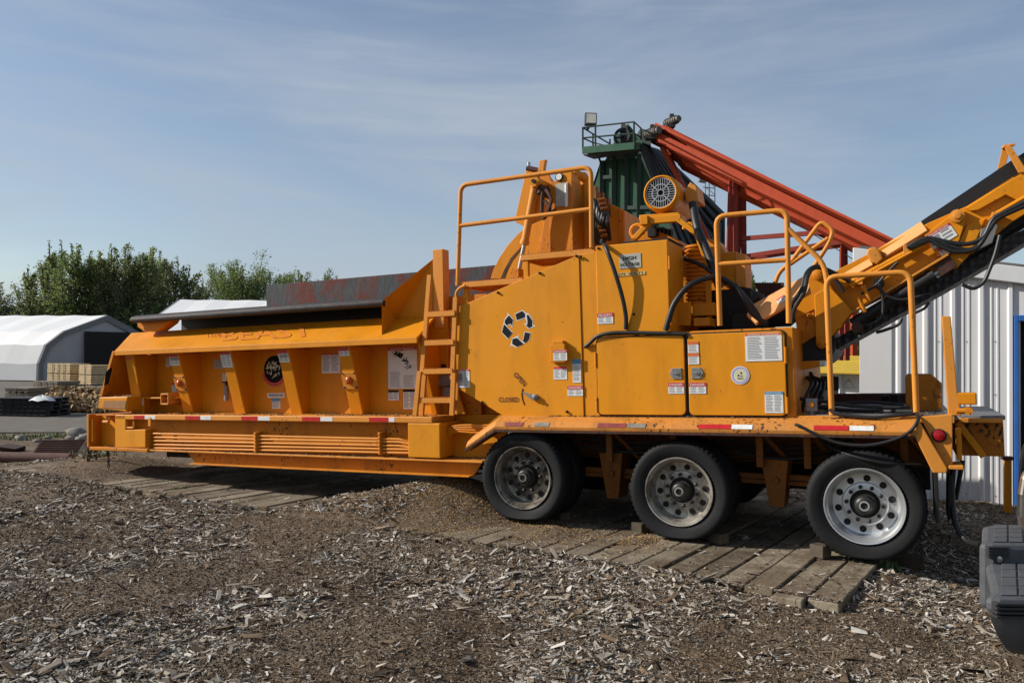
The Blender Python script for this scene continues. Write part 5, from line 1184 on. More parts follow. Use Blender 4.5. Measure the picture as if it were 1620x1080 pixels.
for k in range(5):
    a, b_ = D(-14, 660 - 6.2 * k, 21.5), D(78 - 2 * (k % 2), 660 - 6.2 * k, 21.5); w = (b_ - a).length
    t = empty('black_pallet', a, ('lowest', 'second', 'third', 'fourth', 'topmost')[k] + ' black pallet in the stack at the left edge of the yard', 'pallet', 'black pallets in a stack', (0, 0, .06 * (k - 2)))
    mb = MB()
    for s in range(8): mb.box(w * s / 8 + .01, w * (s + 1) / 8 - .02, 0, 1.1, .075, .095)
    mb.build('deck_boards', M['blackwood'], t); mb = MB()
    for s in range(3): mb.box(0, w, .1 + s * .42, .18 + s * .42, .0, .075)
    mb.build('stringer', M['blackwood'], t)
a = D(52, 633, 21.6); mb = MB()
bm_ = [(a.x + .22 * math.cos(t) * r * 1.6 + .25, a.y + .2 * math.sin(t) * r, a.z + .14 * (1 - r * r) + .02 * math.sin(5 * t)) for r in (.05, .5, 1) for t in [k * math.pi / 6 for k in range(12)]]
mb.add(bm_, [(j * 12 + i, j * 12 + (i + 1) % 12, (j + 1) * 12 + (i + 1) % 12, (j + 1) * 12 + i) for j in range(2) for i in range(12)] + [tuple(range(12))], 0, True)
tag(mb.build('plastic_sheet', M['tarp']), 'crumpled white plastic sheet lying on the black pallets', 'plastic sheet')
# firewood heap: split billets, too many to count
ps, n_ = [], 0
for _ in range(2600):
    px = random.uniform(70, 185); d = random.uniform(23.0, 26.5); x = D(px, 640, d).x
    hp = .52 * math.sin(math.pi * (d - 22.8) / 4.2) * min(1, max(0, (px - 66) / 26)); ps.append((x, d, gz(x, d) + hp * random.uniform(.6, 1.0)))
o = chip_cloud('firewood_heap', np.array(ps), rng.uniform(.16, .30, len(ps)), [(0, (.12, .07, .035)), (.4, (.30, .19, .09)), (.8, (.46, .32, .17)), (1, (.55, .42, .25))], thick=(.6, 1), tilt=.6, long=(2, 3.2)); o['kind'] = 'stuff'

# ------------------------------------------------------------------ trees
def leaf_mat(name, c1_, c2_):
    m, n, b = newmat(name)
    g = n.nodes.new('ShaderNodeNewGeometry'); n.links.new(mixc(n, g.outputs['Random Per Island'], c1_, c2_), b.inputs['Base Color'])
    b.inputs['Roughness'].default_value = .6; b.inputs['Specular IOR Level'].default_value = .25
    tr = n.nodes.new('ShaderNodeBsdfTranslucent'); n.links.new(mixc(n, g.outputs['Random Per Island'], c1_, c2_), tr.inputs[0])
    ms = n.nodes.new('ShaderNodeMixShader'); ms.inputs[0].default_value = .6; n.links.new(b.outputs[0], ms.inputs[1]); n.links.new(tr.outputs[0], ms.inputs[2])
    n.links.new(ms.outputs[0], n.nodes['Material Output'].inputs[0]); return m
LEAF = [leaf_mat('poplar_leaf', (.14, .175, .06), (.25, .295, .11)), leaf_mat('young_leaf', (.11, .16, .04), (.19, .235, .085)), leaf_mat('dull_leaf', (.125, .15, .07), (.22, .25, .115))]
M['bark'] = simple('grey_bark', (.10, .09, .075), .9, var=.4, scale=5)
def poplar(c, h, w, seed, label, lm=0, nl=5200, sparse=1.0, group='poplars behind the tents'):
    rg_ = np.random.default_rng(seed); rr = random.Random(seed)
    t = empty('poplar_tree', c, label, 'tree', group, (0, 0, rr.random() * 6))
    tk = MB(); pts = [(.15 * math.sin(k * 1.7 + seed), .15 * math.cos(k * 1.3 + seed), h * .97 * k / 8) for k in range(9)]; tk.tube(pts, [h * .016 * (1 - k / 9.5) + .02 for k in range(9)], 7)
    tips = []
    for k in range(48):
        f_ = .08 + .88 * (k + rr.random()) / 48; z0 = h * f_ * .86; a = rr.random() * 6.28
        prof_ = (math.sin(math.pi * min(1, (.14 + .76 * f_))) ** .8); ln = w * prof_ * rr.uniform(.55, 1.15); rise = ln * rr.uniform(.9, 1.9) + .03 * h
        p0_ = Vector((0, 0, z0)); p2 = p0_ + Vector((math.cos(a) * ln, math.sin(a) * ln, rise)); p1_ = p0_.lerp(p2, .5) + Vector((math.cos(a) * ln * .18, math.sin(a) * ln * .18, -rise * .12))
        tk.tube(bez([p0_, p1_, p2], 3), [.05 * h / 12 * (1 - i / 8) + .012 for i in range(7)], 5); tips.append((p0_, p1_, p2, ln))
    tips.append((Vector((0, 0, h * .75)), Vector((0, 0, h * .88)), Vector((0, 0, h * 1.0)), w * .3))
    tk.build('trunk', M['bark'], t)
    C = []
    for p0_, p1_, p2, ln in tips:
        m_ = int(nl / len(tips) * sparse * rr.uniform(.5, 1.5) * (.3 + .8 * min(1, ln / (w * .7))))
        for _ in range(m_):
            s = rr.random() ** .75; b__ = p0_ * (1 - s) ** 2 + p1_ * 2 * s * (1 - s) + p2 * s * s; sp = (.17 + .24 * (1 - s)) * max(.5, ln) * .74
            C.append((b__.x + rr.gauss(0, sp), b__.y + rr.gauss(0, sp), b__.z + rr.gauss(0, sp * .8)))
    C = np.array(C); n_ = len(C); sz_ = rg_.uniform(.06, .15, n_) * (h / 12) ** .3
    U = rg_.normal(size=(n_, 3)); U /= np.linalg.norm(U, axis=1)[:, None]; V = np.cross(U, rg_.normal(size=(n_, 3))); V /= np.linalg.norm(V, axis=1)[:, None]
    vs = np.stack([C - U * sz_[:, None], C + V * sz_[:, None] * .7, C + U * sz_[:, None], C - V * sz_[:, None] * .7], 1).reshape(-1, 3)
    me = bpy.data.meshes.new('crown'); me.vertices.add(n_ * 4); me.vertices.foreach_set('co', vs.reshape(-1)); me.loops.add(n_ * 4); me.loops.foreach_set('vertex_index', np.arange(n_ * 4, dtype=np.int32))
    me.polygons.add(n_); me.polygons.foreach_set('loop_start', np.arange(0, n_ * 4, 4, dtype=np.int32)); me.polygons.foreach_set('loop_total', np.full(n_, 4, np.int32)); me.update(calc_edges=True)
    me.materials.append(LEAF[lm]); o = bpy.data.objects.new('crown', me); COL.objects.link(o); o.parent = t; return t
TR = [  # px, top py, distance, crown radius, leaf kind, density, label
 (-12, 452, 82, 2.2, 2, 1.0, 'poplar cut by the left edge of the picture, apart from the row'),
 (42, 418, 86, 1.6, 2, .9, 'low pointed poplar at the left end of the tree row'),
 (73, 378, 84, 1.9, 0, .8, 'tallest poplar of the row with a thin open top, the left one'),
 (92, 380, 88, 1.9, 2, .7, 'thin topped tall poplar, second of the two tallest'),
 (110, 386, 82, 2.2, 1, 1.2, 'full olive green poplar right of the two tallest'),
 (140, 396, 84, 2.2, 2, 1.1, 'dark poplar with several blunt tops above the tent ridge'),
 (154, 398, 90, 1.8, 0, 1.0, 'narrow poplar between the dark one and the pointed one'),
 (171, 386, 84, 1.8, 0, 1.1, 'pointed dark green poplar above the tent gable'),
 (194, 389, 83, 2.2, 2, 1.2, 'broad pointed poplar right of the tent gable'),
 (212, 412, 90, 2.0, 0, 1.0, 'short poplar in the dip of the row'),
 (236, 393, 84, 2.2, 0, 1.2, 'bushy poplar above the left end of the hopper'),
 (250, 394, 88, 1.9, 2, 1.0, 'dark poplar close behind the bushy one above the hopper'),
 (277, 406, 86, 1.5, 2, .6, 'slim sparse poplar with a needle tip above the white roof'),
 (296, 418, 86, 1.6, 0, .8, 'small poplar at the right end of the dense row'),
 (318, 440, 92, 1.8, 2, .8, 'low dark tree in the gap above the white roof')]
for i, (px, py, d, w, lm, sp, lb) in enumerate(TR):
    g_ = D(px, 560, d); tp_ = D(px, py, d); poplar((g_.x, g_.y, -.3), tp_.z + .3, w, 100 + i, lb, lm, 7000, sp)
for i, (px, py, d, w, lb) in enumerate(((352, 430, 118, 3.6, 'round young green poplar left of the middle group'), (380, 420, 116, 4.0, 'round young green poplar, tallest of the middle group'), (405, 428, 120, 3.2, 'young green poplar beside the rusty hopper plate'), (440, 434, 124, 3.4, 'young green poplar behind the left end of the rusty plate'), (470, 428, 128, 3.2, 'young green poplar peeking over the rusty plate left of its middle'), (512, 430, 130, 3.0, 'small green crown over the middle of the rusty plate'), (530, 434, 134, 2.6, 'small green crown second over the middle of the rusty plate'), (582, 438, 140, 2.2, 'tiny green tip furthest right over the rusty plate'))):
    g_ = D(px, 570, d); poplar((g_.x, g_.y, -.3), D(px, py, d).z + .3, w, 300 + i, lb, 1, 12000, 1.1, 'young poplars over the rusty plate')
for i, (px, py, d, w, lb) in enumerate(((1188, 428, 60, 1.3, 'small dark tree seen between the hydraulic tank and the hand rail'), (1178, 460, 62, 1.4, 'low bush tree behind the discharge chute'), (1345, 500, 55, 2.6, 'green tree behind the small yellow roofed hut'))):
    g_ = D(px, 620, d); poplar((g_.x, g_.y, g_.z - 1), D(px, py, d).z - g_.z + 1, w, 400 + i, lb, 0, 6000, 1.2, None)
# low undergrowth closing the foot of the row, and a far blue hill
mb = MB(); us = []
for _ in range(26000):
    px = random.uniform(-40, 345); d = random.uniform(78, 96); p_ = D(px, 560, d); us.append((p_.x, p_.y, abs(random.gauss(0, 2.2))))
o = chip_cloud('undergrowth', np.array(us), rng.uniform(.25, .5, len(us)), [(0, (.02, .035, .012)), (.5, (.04, .065, .02)), (1, (.07, .10, .03))], thick=(.05, .1), tilt=1.0, long=(1.2, 2)); o['kind'] = 'stuff'
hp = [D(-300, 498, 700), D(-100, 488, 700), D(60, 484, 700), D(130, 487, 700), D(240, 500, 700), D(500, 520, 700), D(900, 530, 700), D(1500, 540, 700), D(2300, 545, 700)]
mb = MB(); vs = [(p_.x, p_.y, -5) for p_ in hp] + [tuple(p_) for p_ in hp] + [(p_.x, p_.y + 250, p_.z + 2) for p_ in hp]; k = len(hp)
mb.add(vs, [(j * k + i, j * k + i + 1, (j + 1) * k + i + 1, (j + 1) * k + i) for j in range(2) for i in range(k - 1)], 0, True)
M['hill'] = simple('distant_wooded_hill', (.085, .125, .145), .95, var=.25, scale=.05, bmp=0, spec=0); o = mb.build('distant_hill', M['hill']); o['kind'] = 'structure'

# ------------------------------------------------------------------ green bin with platform
M['green'] = paint('green_bin_paint', (.022, .080, .044), rough=.55, chips=.66, dirt=.8); M['darkgreen'] = simple('dark_green_steel', (.014, .036, .026), .55, var=.4, scale=3)
M['ribsteel'] = simple('dark_ribbed_sheet', (.055, .062, .06), .5, .3, var=.3, scale=3); M['floorsteel'] = simple('rust_platform', (.05, .04, .035), .7, var=.4, scale=3)
SB = 22.0; sbase = D(990, 560, SB); sbase.z = -1
bin_ = empty('green_bin', sbase, 'tall dark green steel bin with ribbed sloping side, top platform and railing behind the grinder', 'storage bin')
def S(px, py, d=SB): return D(px, py, d + (1010 - px) * .010) - sbase
def bpart(name, mb, mat, parent=bin_, bevel=0): return mb.build(name, M[mat], parent, bevel)
fr = [S(938, 560), S(938, 302), S(953, 254), S(1014, 250), S(1040, 310), S(1085, 420), S(1085, 560)]
bpart('front_wall', MB().slab(fr, (0, .1, 0)), 'green')
sd2 = [S(1014, 226), S(1042, 238, SB + 3), S(1148, 336, SB + 3), S(1148, 560, SB + 3), S(1085, 560), S(1085, 420), S(1040, 310)]
bpart('ribbed_side', MB().slab([S(1012, 226), S(1042, 236, SB + 2.5), S(1146, 336, SB + 2.5), S(1092, 440, SB + .0), S(1040, 312)], (.05, .1, 0)).slab([S(1146, 336, SB + 2.5), S(1146, 560, SB + 2.5), S(1090, 560), S(1090, 436)], (.05, .1, 0)), 'ribsteel')
mb = MB()
for k in range(9):
    t = k / 8.5; a = S(1014, 232).lerp(S(1042, 240, SB + 2.5), t); b_ = S(1092, 440).lerp(S(1146, 338, SB + 2.5), t); mb.tube([a - Vector((0, .06, 0)), b_ - Vector((0, .06, 0)), Vector((b_.x, b_.y, .0))], .06, 6)
bpart('side_rib', mb, 'ribsteel')
bpart('rear_wall', MB().slab([S(950, 262, SB + 4), S(1010, 226, SB + 4), S(1146, 336, SB + 4), S(1146, 560, SB + 4), S(940, 560, SB + 4)], (0, .1, 0)), 'darkgreen')
mb = MB()
for px, ya in ((952, 256), (971, 248), (991, 246), (1011, 244), (1032, 290)): mb.beam(S(px, ya, SB - .06), S(px - 1, 560, SB - .06), .10, .12, up=(1, 0, 0))
for ya in (281, 329): mb.beam(S(950 if ya < 300 else 986, ya, SB - .05), S(971 if ya < 300 else 1040, ya - 1, SB - .05), .08, .10)
bpart('wall_stiffener', mb, 'darkgreen')
bpart('left_hopper_slope', MB().slab([S(938, 300), S(953, 254), S(953, 300, SB + 3), S(938, 330, SB + 3)], (-.05, 0, 0)), 'green')
bpart('top_cone', MB().slab([S(968, 231, SB - .4), S(986, 200, SB - .4), S(994, 196, SB - .4), S(1016, 224, SB - .4), S(1016, 232, SB - .4)], (0, 2.2, 0)), 'green')
pl = bpart('platform', MB().slab([S(922, 236, SB - 1.6), S(1004, 229, SB - 1.6), S(1014, 231, SB + .3), S(935, 242, SB + .3)], (0, 0, -.07)).beam(S(922, 238, SB - 1.62), S(1004, 231, SB - 1.62), .06, .18).beam(S(1004, 231, SB - 1.62), S(1015, 232, SB + .3), .06, .18), 'green')
bpart('platform_floor', MB().slab([S(923, 246, SB - 1.5), S(1003, 238, SB - 1.5), S(1012, 240, SB + .2), S(940, 252, SB + .2)], (0, 0, .03)), 'floorsteel', pl)
mb = MB(); rl = []
for px, d, yt, yb in ((922, SB - 1.6, 202, 237), (942, SB - 1.6, 199, 236), (1003, SB - 1.6, 193, 230), (1014, SB + .2, 203, 232), (938, SB + .2, 212, 240), (965, SB + .2, 220, 235)): mb.tube([S(px, yb, d), S(px, yt, d)], .025, 6)
for f_ in (0, .55): mb.tube([S(922, 202 + f_ * 30, SB - 1.6), S(1003, 193 + f_ * 33, SB - 1.6), S(1014, 203 + f_ * 26, SB + .2)], .022, 6); mb.tube([S(922, 202 + f_ * 30, SB - 1.6), S(938, 212 + f_ * 25, SB + .2), S(965, 228 + f_ * 8, SB + .2)], .022, 6)
bpart('railing', mb, 'darkgreen', pl)
bpart('platform_bracket', MB().tube([S(947, 248, SB), S(952, 262, SB)], .03, 6), 'darkgreen', pl)
fl_ = bpart('floodlight', MB().slab([S(926, 178, SB - 1.5), S(944.5, 179, SB - 1.5), S(944, 197, SB - 1.5), S(925.5, 196, SB - 1.5)], (0, .2, 0)).tube([S(934, 197, SB - 1.4), S(929, 205, SB - 1.5)], .04, 6), 'blackwood')
M['glassgrey'] = simple('lamp_glass', (.30, .31, .30), .2, bmp=0); bpart('lamp_glass', MB().slab([S(928, 180, SB - 1.51), S(943, 181, SB - 1.51), S(942.5, 195, SB - 1.51), S(927.5, 194.5, SB - 1.51)], (0, -.02, 0)), 'glassgrey', fl_)
c = S(986, 217, SB - .55); bpart('head_pulley', MB().lathe([(.26, 0), (.26, .1), (.18, .1), (.18, .0), (.26, 0)], c, n=24).beam(c + Vector((-.2, .05, 0)), c + Vector((.2, .05, 0)), .05, .05).beam(c + Vector((0, .05, -.2)), c + Vector((0, .05, .2)), .05, .05, up=(1, 0, 0)), 'blackwood')
bpart('pulley_guard', MB().slab([S(983, 196, SB - .5), S(989, 195, SB - .5), S(997, 214, SB - .5), S(992, 226, SB - .5), S(980, 226, SB - .5)], (0, .04, 0)), 'blackwood')
bpart('inlet_box', MB().slab([S(1013, 203, SB + .6), S(1028, 207, SB + .6), S(1030, 232, SB + .6), S(1013, 226, SB + .6)], (0, .8, 0)), 'darkgreen')

# ------------------------------------------------------------------ red conveyor
M['redp'] = paint('red_conveyor_paint', (.37, .043, .012), rough=.6, chips=.72, dirt=.5, faded=(.34, .050, .015)); M['redd'] = paint('dark_red_paint', (.22, .032, .02), rough=.55, chips=.72, dirt=.4)
RB = 21.0; rbase = D(1160, 560, RB); rbase.z = -1
rc = empty('red_conveyor', rbase, 'long red steel conveyor slanting up to the green bin on lattice legs', 'conveyor')
def Q(px, py, d=RB): return D(px, py, d - (px - 1160) * .009) - rbase
dir_ = (Q(1425, 392) - Q(1040, 198))
MB().slab([Q(1036, 196), Q(1056, 200), Q(1640, 494), Q(1640, 506), Q(1422, 397), Q(1380, 378), Q(1033, 210)], (0, .9, 0)).build('upper_beam', M['redp'], rc)
MB().slab([Q(1034, 206, RB - .22), Q(1640, 500, RB - .22), Q(1640, 517, RB - .22), Q(1040, 225, RB - .22)], (0, .2, 0)).build('beam_channel', M['redp'], rc)
MB().slab([Q(1037, 194, RB - .22), Q(1640, 488, RB - .22), Q(1640, 492, RB - .22), Q(1037, 199, RB - .22)], (0, .25, 0)).build('top_flange', M['redp'], rc)
MB().slab([Q(1060, 237, RB + .1), Q(1640, 517, RB + .1), Q(1640, 528, RB + .1), Q(1085, 262, RB + .1), Q(1078, 252, RB + .1)], (0, .5, 0)).build('lower_beam', M['redp'], rc)
MB().beam(Q(1048, 234), Q(1098, 330), .16, .12).beam(Q(1052, 232, RB + .5), Q(1140, 420, RB + .5), .2, .1).build('bin_strut', M['redp'], rc)
M['greenrust'] = simple('mossy_green_plate', (.10, .12, .07), .8, var=.5, scale=4); MB().slab([Q(1062, 235, RB + .4), Q(1080, 240, RB + .4), Q(1082, 262, RB + .4), Q(1074, 262, RB + .4)], (0, .05, 0)).build('joint_plate', M['greenrust'], rc)
M['motorgrey'] = simple('oily_grey_motor', (.16, .15, .13), .6, .3, var=.7, scale=9)
for c, r in ((Q(1062, 192, RB + .3), .11), (Q(1031, 210, RB - .2), .13)):
    mb = MB().cyl(c + Vector((.12, -.2, 0)), c + Vector((-.1, .25, 0)), r, n=16).cyl(c + Vector((.16, -.27, .0)), c + Vector((.12, -.2, 0)), r * .8, n=12).box(c.x - .16, c.x + .10, c.y - .1, c.y + .15, c.z - r - .06, c.z - r + .02).box(c.x - .05, c.x + .06, c.y - .08, c.y + .06, c.z + r - .02, c.z + r + .08)
    for k in range(6): mb.cyl(c + Vector((.10 - .035 * k, -.16 + .07 * k, 0)), c + Vector((.095 - .035 * k, -.145 + .07 * k, 0)), r + .015, n=16)
    mb.build('conveyor_motor', M['motorgrey'], rc)
def legs(mb, l, w=.09):
    for x0, y0, x1, y1, d in l: mb.beam(Q(x0, y0, d), Q(x1, y1, d), w, w, up=(0, 1, 0))
legs(mb := MB(), [(1157, 276, 1148, 560, RB - .2), (1162, 278, 1166, 560, RB - .2), (1155, 276, 1172, 560, RB + .7), (1172, 296, 1160, 560, RB + .7), (1176, 298, 1178, 560, RB + .7)], .12); mb.build('support_leg', M['redd'], rc)
MB().slab([Q(1151, 272, RB - .25), Q(1164, 276, RB - .25), Q(1164, 283, RB - .25), Q(1151, 280, RB - .25)], (0, 1, 0)).build('leg_cap', M['redd'], rc)
mb = MB(); k = 0
for ya in range(300, 540, 40): mb.beam(Q(1154, ya, RB - .2), Q(1166, ya + 38, RB - .2), .05, .05, up=(0, 1, 0)); mb.beam(Q(1166, ya, RB + .7), Q(1156, ya + 38, RB + .7), .05, .05, up=(0, 1, 0))
mb.build('lattice_bar', M['redd'], rc)
legs(mb := MB(), [(1333, 370, 1330, 570, RB), (1336, 372, 1340, 570, RB + .6)], .10); mb.build('support_leg', M['redd'], rc)
MB().beam(Q(1360, 374), Q(1360, 395), .12, .2, up=(0, 1, 0)).build('leg_cap', M['redd'], rc)
legs(mb := MB(), [(1168, 378, 1320, 366, RB), (1170, 407, 1360, 378, RB), (1170, 411, 1345, 386, RB + .7)], .11); mb.beam(Q(1160, 384, RB), Q(1180, 384, RB), .08, .08); mb.build('cross_tie', M['redd'], rc)
mb = MB().tube([Q(1172, 298, RB), Q(1362, 418, RB)], .012, 5); mb.build('guy_wire', M['blackwood'], rc)
legs(mb := MB(), [(1351, 470, 1351, 640, 34)], .20); mb.build('support_leg', M['redp'], rc)
# far lattice mast
lb_ = D(1120, 560, 60); lb_.z = -1; lm_ = empty('lattice_mast', lb_, 'slim grey lattice mast far behind the green bin', 'mast'); mb = MB(); Lp = lambda px, py: D(px, py, 60) - lb_
for px in (1116, 1122, 1131): mb.tube([Lp(px, 283 + (px - 1116) * .2), Lp(px, 560)], .04, 5)
for py in range(284, 420, 12): mb.tube([Lp(1112, py), Lp(1131, py + 2)], .035, 5); mb.tube([Lp(1116, py), Lp(1131, py + 12)], .025, 5)
mb.build('mast_frame', M['greysteel'], lm_); MB().slab([Lp(1107, 278), Lp(1118, 280), Lp(1118, 288), Lp(1107, 286)], (0, .5, 0)).build('mast_lamp', M['greysteel'], lm_)

# ------------------------------------------------------------------ white hut with yellow roof
hb0 = D(1320, 600, 28); hb0.z = -1.15; hut = empty('small_hut', hb0, 'small white hut with yellow corrugated roof and open dark doorway behind the grinder deck', 'hut')
H = lambda px, py, d=28: D(px, py, d - (px - 1320) * .013) - hb0
M['whitewall'] = simple('white_ribbed_wall', (.74, .75, .76), .55, var=.08, scale=1, bmp=0); M['yellow'] = simple('yellow_roof', (.50, .33, .03), .5, var=.2, scale=2); M['signgrey'] = simple('sign_grey', (.4, .4, .4), .5, bmp=0)
MB().slab([H(1262, 586), H(1420, 590), H(1420, 700), H(1262, 700)], (1.2, 2.6, 0)).build('wall', M['whitewall'], hut)
mb = MB()
for k in range(40): px = 1264 + k * 3.9; mb.box(H(px, 600).x - .012, H(px, 600).x + .012, H(px, 600).y - .02, H(px, 600).y, 0, H(px, 588).z)
mb.build('wall_rib', M['whitewall'], hut)
rf = MB().slab([H(1250, 588.5, 27.4), H(1430, 592, 27.4), H(1430, 566, 29.6), H(1250, 564, 29.6)], (0, 0, .05)).build('roof', M['yellow'], hut)
mb = MB()
for k in range(7): t = k / 6; a, b_ = H(1250, 588, 27.4).lerp(H(1250, 563.5, 29.6), t), H(1430, 591.5, 27.4).lerp(H(1430, 565.5, 29.6), t); mb.tube([a, b_], .05, 6)
mb.build('roof_corrugation', M['yellow'], rf)
MB().slab([H(1291, 594, 27.95), H(1328, 595, 27.95), H(1327, 690, 27.95), H(1291, 690, 27.95)], (0, -.02, 0)).build('doorway', M['dark'], hut)
mb = MB().beam(H(1290, 592, 27.9), H(1331, 593.5, 27.9), .07, .09).beam(H(1329.5, 593, 27.9), H(1329.5, 690, 27.9), .09, .07, up=(0, 1, 0)).beam(H(1289.5, 592, 27.9), H(1289.5, 690, 27.9), .07, .07, up=(0, 1, 0)); mb.build('door_frame', M['whitewall'], hut)
mb = MB().tube([H(1343, 599, 27.9), H(1352.5, 614, 27.9), H(1338, 613, 27.9), H(1335, 609, 27.9), H(1343, 599, 27.9)], .018, 5).build('triangle_sign', M['signgrey'], hut)

# ------------------------------------------------------------------ corrugated metal building on the right
M['sheet'] = simple('light_grey_sheet', (.66, .66, .66), .45, .1, var=.12, scale=1.5, bmp=.05, stretch=(1, 1, .2)); M['fascia'] = simple('white_fascia', (.62, .63, .64), .45, var=.1, scale=2); M['bluep'] = simple('blue_door_paint', (.025, .12, .42), .45, var=.2, scale=3)
w0 = W(1480, 792, 0); wdir = Vector((math.cos(YAW), -math.sin(YAW), 0)); wn = Vector((wdir.y, -wdir.x, 0))
if wn.y > 0: wn = -wn
def wall_pt(px, py):      # on the wall plane
    d = ray(px, py); t = (w0 - EYEV).dot(wn) / d.dot(wn); return EYEV + d * t
mbl = empty('metal_building', w0, 'light grey corrugated metal building with white fascia and blue door frame at the right', 'building', rot=(0, 0, -YAW))
rot_i = Matrix.Rotation(YAW, 3, 'Z')
def L(p_): return rot_i @ (p_ - w0)        # building coordinates: x along the wall, z up, y away
def lx(px): return L(wall_pt(px, 600)).x
xl, xr = lx(1360), lx(1604) ; zt = lambda x: L(wall_pt(1360, 396)).z + (x - lx(1360)) * (L(wall_pt(1600, 424)).z - L(wall_pt(1360, 396)).z) / (lx(1600) - lx(1360))
def corr(x0, x1, mb):
    xs = []; x = x0; per = .305
    prof_ = [(0, 0), (.045, 0), (.065, -.032), (.10, -.032), (.12, 0), (.175, 0), (.18, -.008), (.195, -.008), (.20, 0), (.24, 0), (.245, -.008), (.26, -.008), (.265, 0)]
    while x < x1:
        for a, d in prof_:
            if x + a < x1: xs.append((x + a, d))
        x += per
    xs.append((x1, 0)); vs = [(x, d, -.6) for x, d in xs] + [(x, d, zt(x)) for x, d in xs]; k = len(xs)
    mb.add(vs, [(i, i + 1, k + i + 1, k + i) for i in range(k - 1)]); return mb
wl = corr(xl + .38, lx(1603), MB()); corr(lx(1640), lx(1640) + 6, wl); wl.build('corrugated_wall', M['sheet'], mbl)
MB().box(xl, xl + .38, -.02, .06, -.6, zt(xl)).box(xl, xl + .05, .06, 6, -.6, zt(xl)).box(lx(1603), lx(1640), 0, .1, L(wall_pt(1604, 499)).z, zt(lx(1620))).build('corner_trim', M['sheet'], mbl, .004)
mb = MB(); x1 = lx(1640) + 6
mb.hexa([(xl - .08, -.10, zt(xl) - .17), (x1, -.10, zt(x1) - .17), (x1, -.10, zt(x1) + .03), (xl - .08, -.10, zt(xl) + .03)], [(xl - .08, 6, zt(xl) - .17), (x1, 6, zt(x1) - .17), (x1, 6, zt(x1) + .03), (xl - .08, 6, zt(xl) + .03)])
mb.build('fascia', M['fascia'], mbl, .01)
M['roofing'] = simple('old_roofing', (.16, .14, .125), .9, var=.5, scale=9, bmp=.5); MB().hexa([(xl, -.02, zt(xl) + .032), (x1, -.02, zt(x1) + .032), (x1, -.02, zt(x1) + .06), (xl, -.02, zt(xl) + .06)], [(xl, 6, zt(xl) + .032), (x1, 6, zt(x1) + .032), (x1, 6, zt(x1) + .06), (xl, 6, zt(xl) + .06)]).build('roof', M['roofing'], mbl)
mb = MB()
for z in (.12, L(wall_pt(1500, 622)).z, L(wall_pt(1500, 540)).z):
    x = xl + .45
    while x < lx(1602): mb.lathe([(.007, -.004), (.006, -.012), (.001, -.014)], (x, 0, z), n=6); x += .1525
mb.build('wall_screw', M['dark'], mbl)
zd = L(wall_pt(1606, 499)).z
df = MB().box(lx(1604), lx(1611), -.05, .12, -.05, zd).box(lx(1611), lx(1640), -.05, .12, zd - .07, zd).build('door_frame', M['bluep'], mbl, .006)
MB().box(lx(1611.5), lx(1614.5), .0, .12, -.05, zd - .07).build('door_jamb', M['white'], df); MB().box(lx(1614.5), lx(1640), .13, .16, -.05, zd - .07).build('door_interior', M['dark'], df)
p_ = W(1594, 812, 0); t = empty('rusty_post', p_, 'short rusty orange steel post standing by the metal wall behind the pickup', 'post', rot=(0, 0, -.3))
MB().box(-.035, .035, -.035, .035, -.05, .62).build('post_shaft', M['orange_worn'], t, .004); MB().box(-.06, .05, -.05, .05, .62, .66).build('post_cap', M['rust'], t, .004)

# ------------------------------------------------------------------ pickup truck corner at the right edge
M['bumper'] = simple('grey_bumper_plastic', (.085, .089, .097), .65, var=.2, scale=9, bmp=.25, c2=(.055, .058, .063)); M['bumpdark'] = simple('dark_bumper_plastic', (.03, .031, .034), .55, var=.3, scale=9)
M['tan_body'] = simple('dusty_tan_body', (.055, .047, .042), .35, .4, var=.35, scale=3); M['chrome'] = simple('scuffed_chrome', (.55, .55, .54), .18, .95, var=.3, scale=6, bmp=.05)
TD = 3.75; tb0 = W(1600, 1000, 0); tb0.z = 0
tk_ = empty('pickup_truck', tb0, 'rear corner of a tan pickup truck with grey step bumper cut by the right edge', 'pickup truck')
T = lambda px, py, d=TD: D(px, py, d) - tb0
def loft(loops, name, mat, bevel=.0, close=True, smooth=False):
    mb = MB(); k = len(loops[0]); vs = [v for l in loops for v in l]
    fs = [(j * k + i, j * k + (i + 1) % k, (j + 1) * k + (i + 1) % k, (j + 1) * k + i) for j in range(len(loops) - 1) for i in range(k)]
    fs += [tuple(range(k))[::-1], tuple(range((len(loops) - 1) * k, len(loops) * k))]
    mb.add(vs, fs, 0, smooth); return mb.build(name, M[mat], tk_, bevel)
# bumper : upper step (far), lower step (near), rounded end on the left
SK = .62
def step(px0, pyt, pyb, d0, d1, name):
    A_ = T(px0, pyt, d0); B_ = T(px0, pyb, d0); y0, y1 = A_.y, A_.y + (d1 - d0); x0 = A_.x; k = SK * (d1 - d0)
    ol = [(x0 + k + .03, y1), (x0 + k * .9 - .01, y1 - .05), (x0 + k * .25 - .01, y0 + .12), (x0 + .005, y0 + .035), (x0 + .06, y0), (x0 + 1.8, y0 - .02), (x0 + 1.8, y1)]
    return loft([[(x, y, B_.z) for x, y in ol], [(x, y, A_.z) for x, y in ol]], name, 'bumper', .028), x0, y0, y1, A_.z, B_.z
b1, x0, y0, y1, z1, zb1 = step(1553, 860, 965, 4.2, 4.72, 'bumper')
b2, x20, y20, y21, z2, zb2 = step(1562, 946, 974, 3.58, 4.26, 'bumper_step')
kk = SK * .66
vl = [(x20 + kk + .02, y21), (x20 + kk * .3, y20 + .10), (x20 + .03, y20 + .03), (x20 + .10, y20 + .004), (x20 + 1.8, y20 - .01), (x20 + 1.8, y21)]
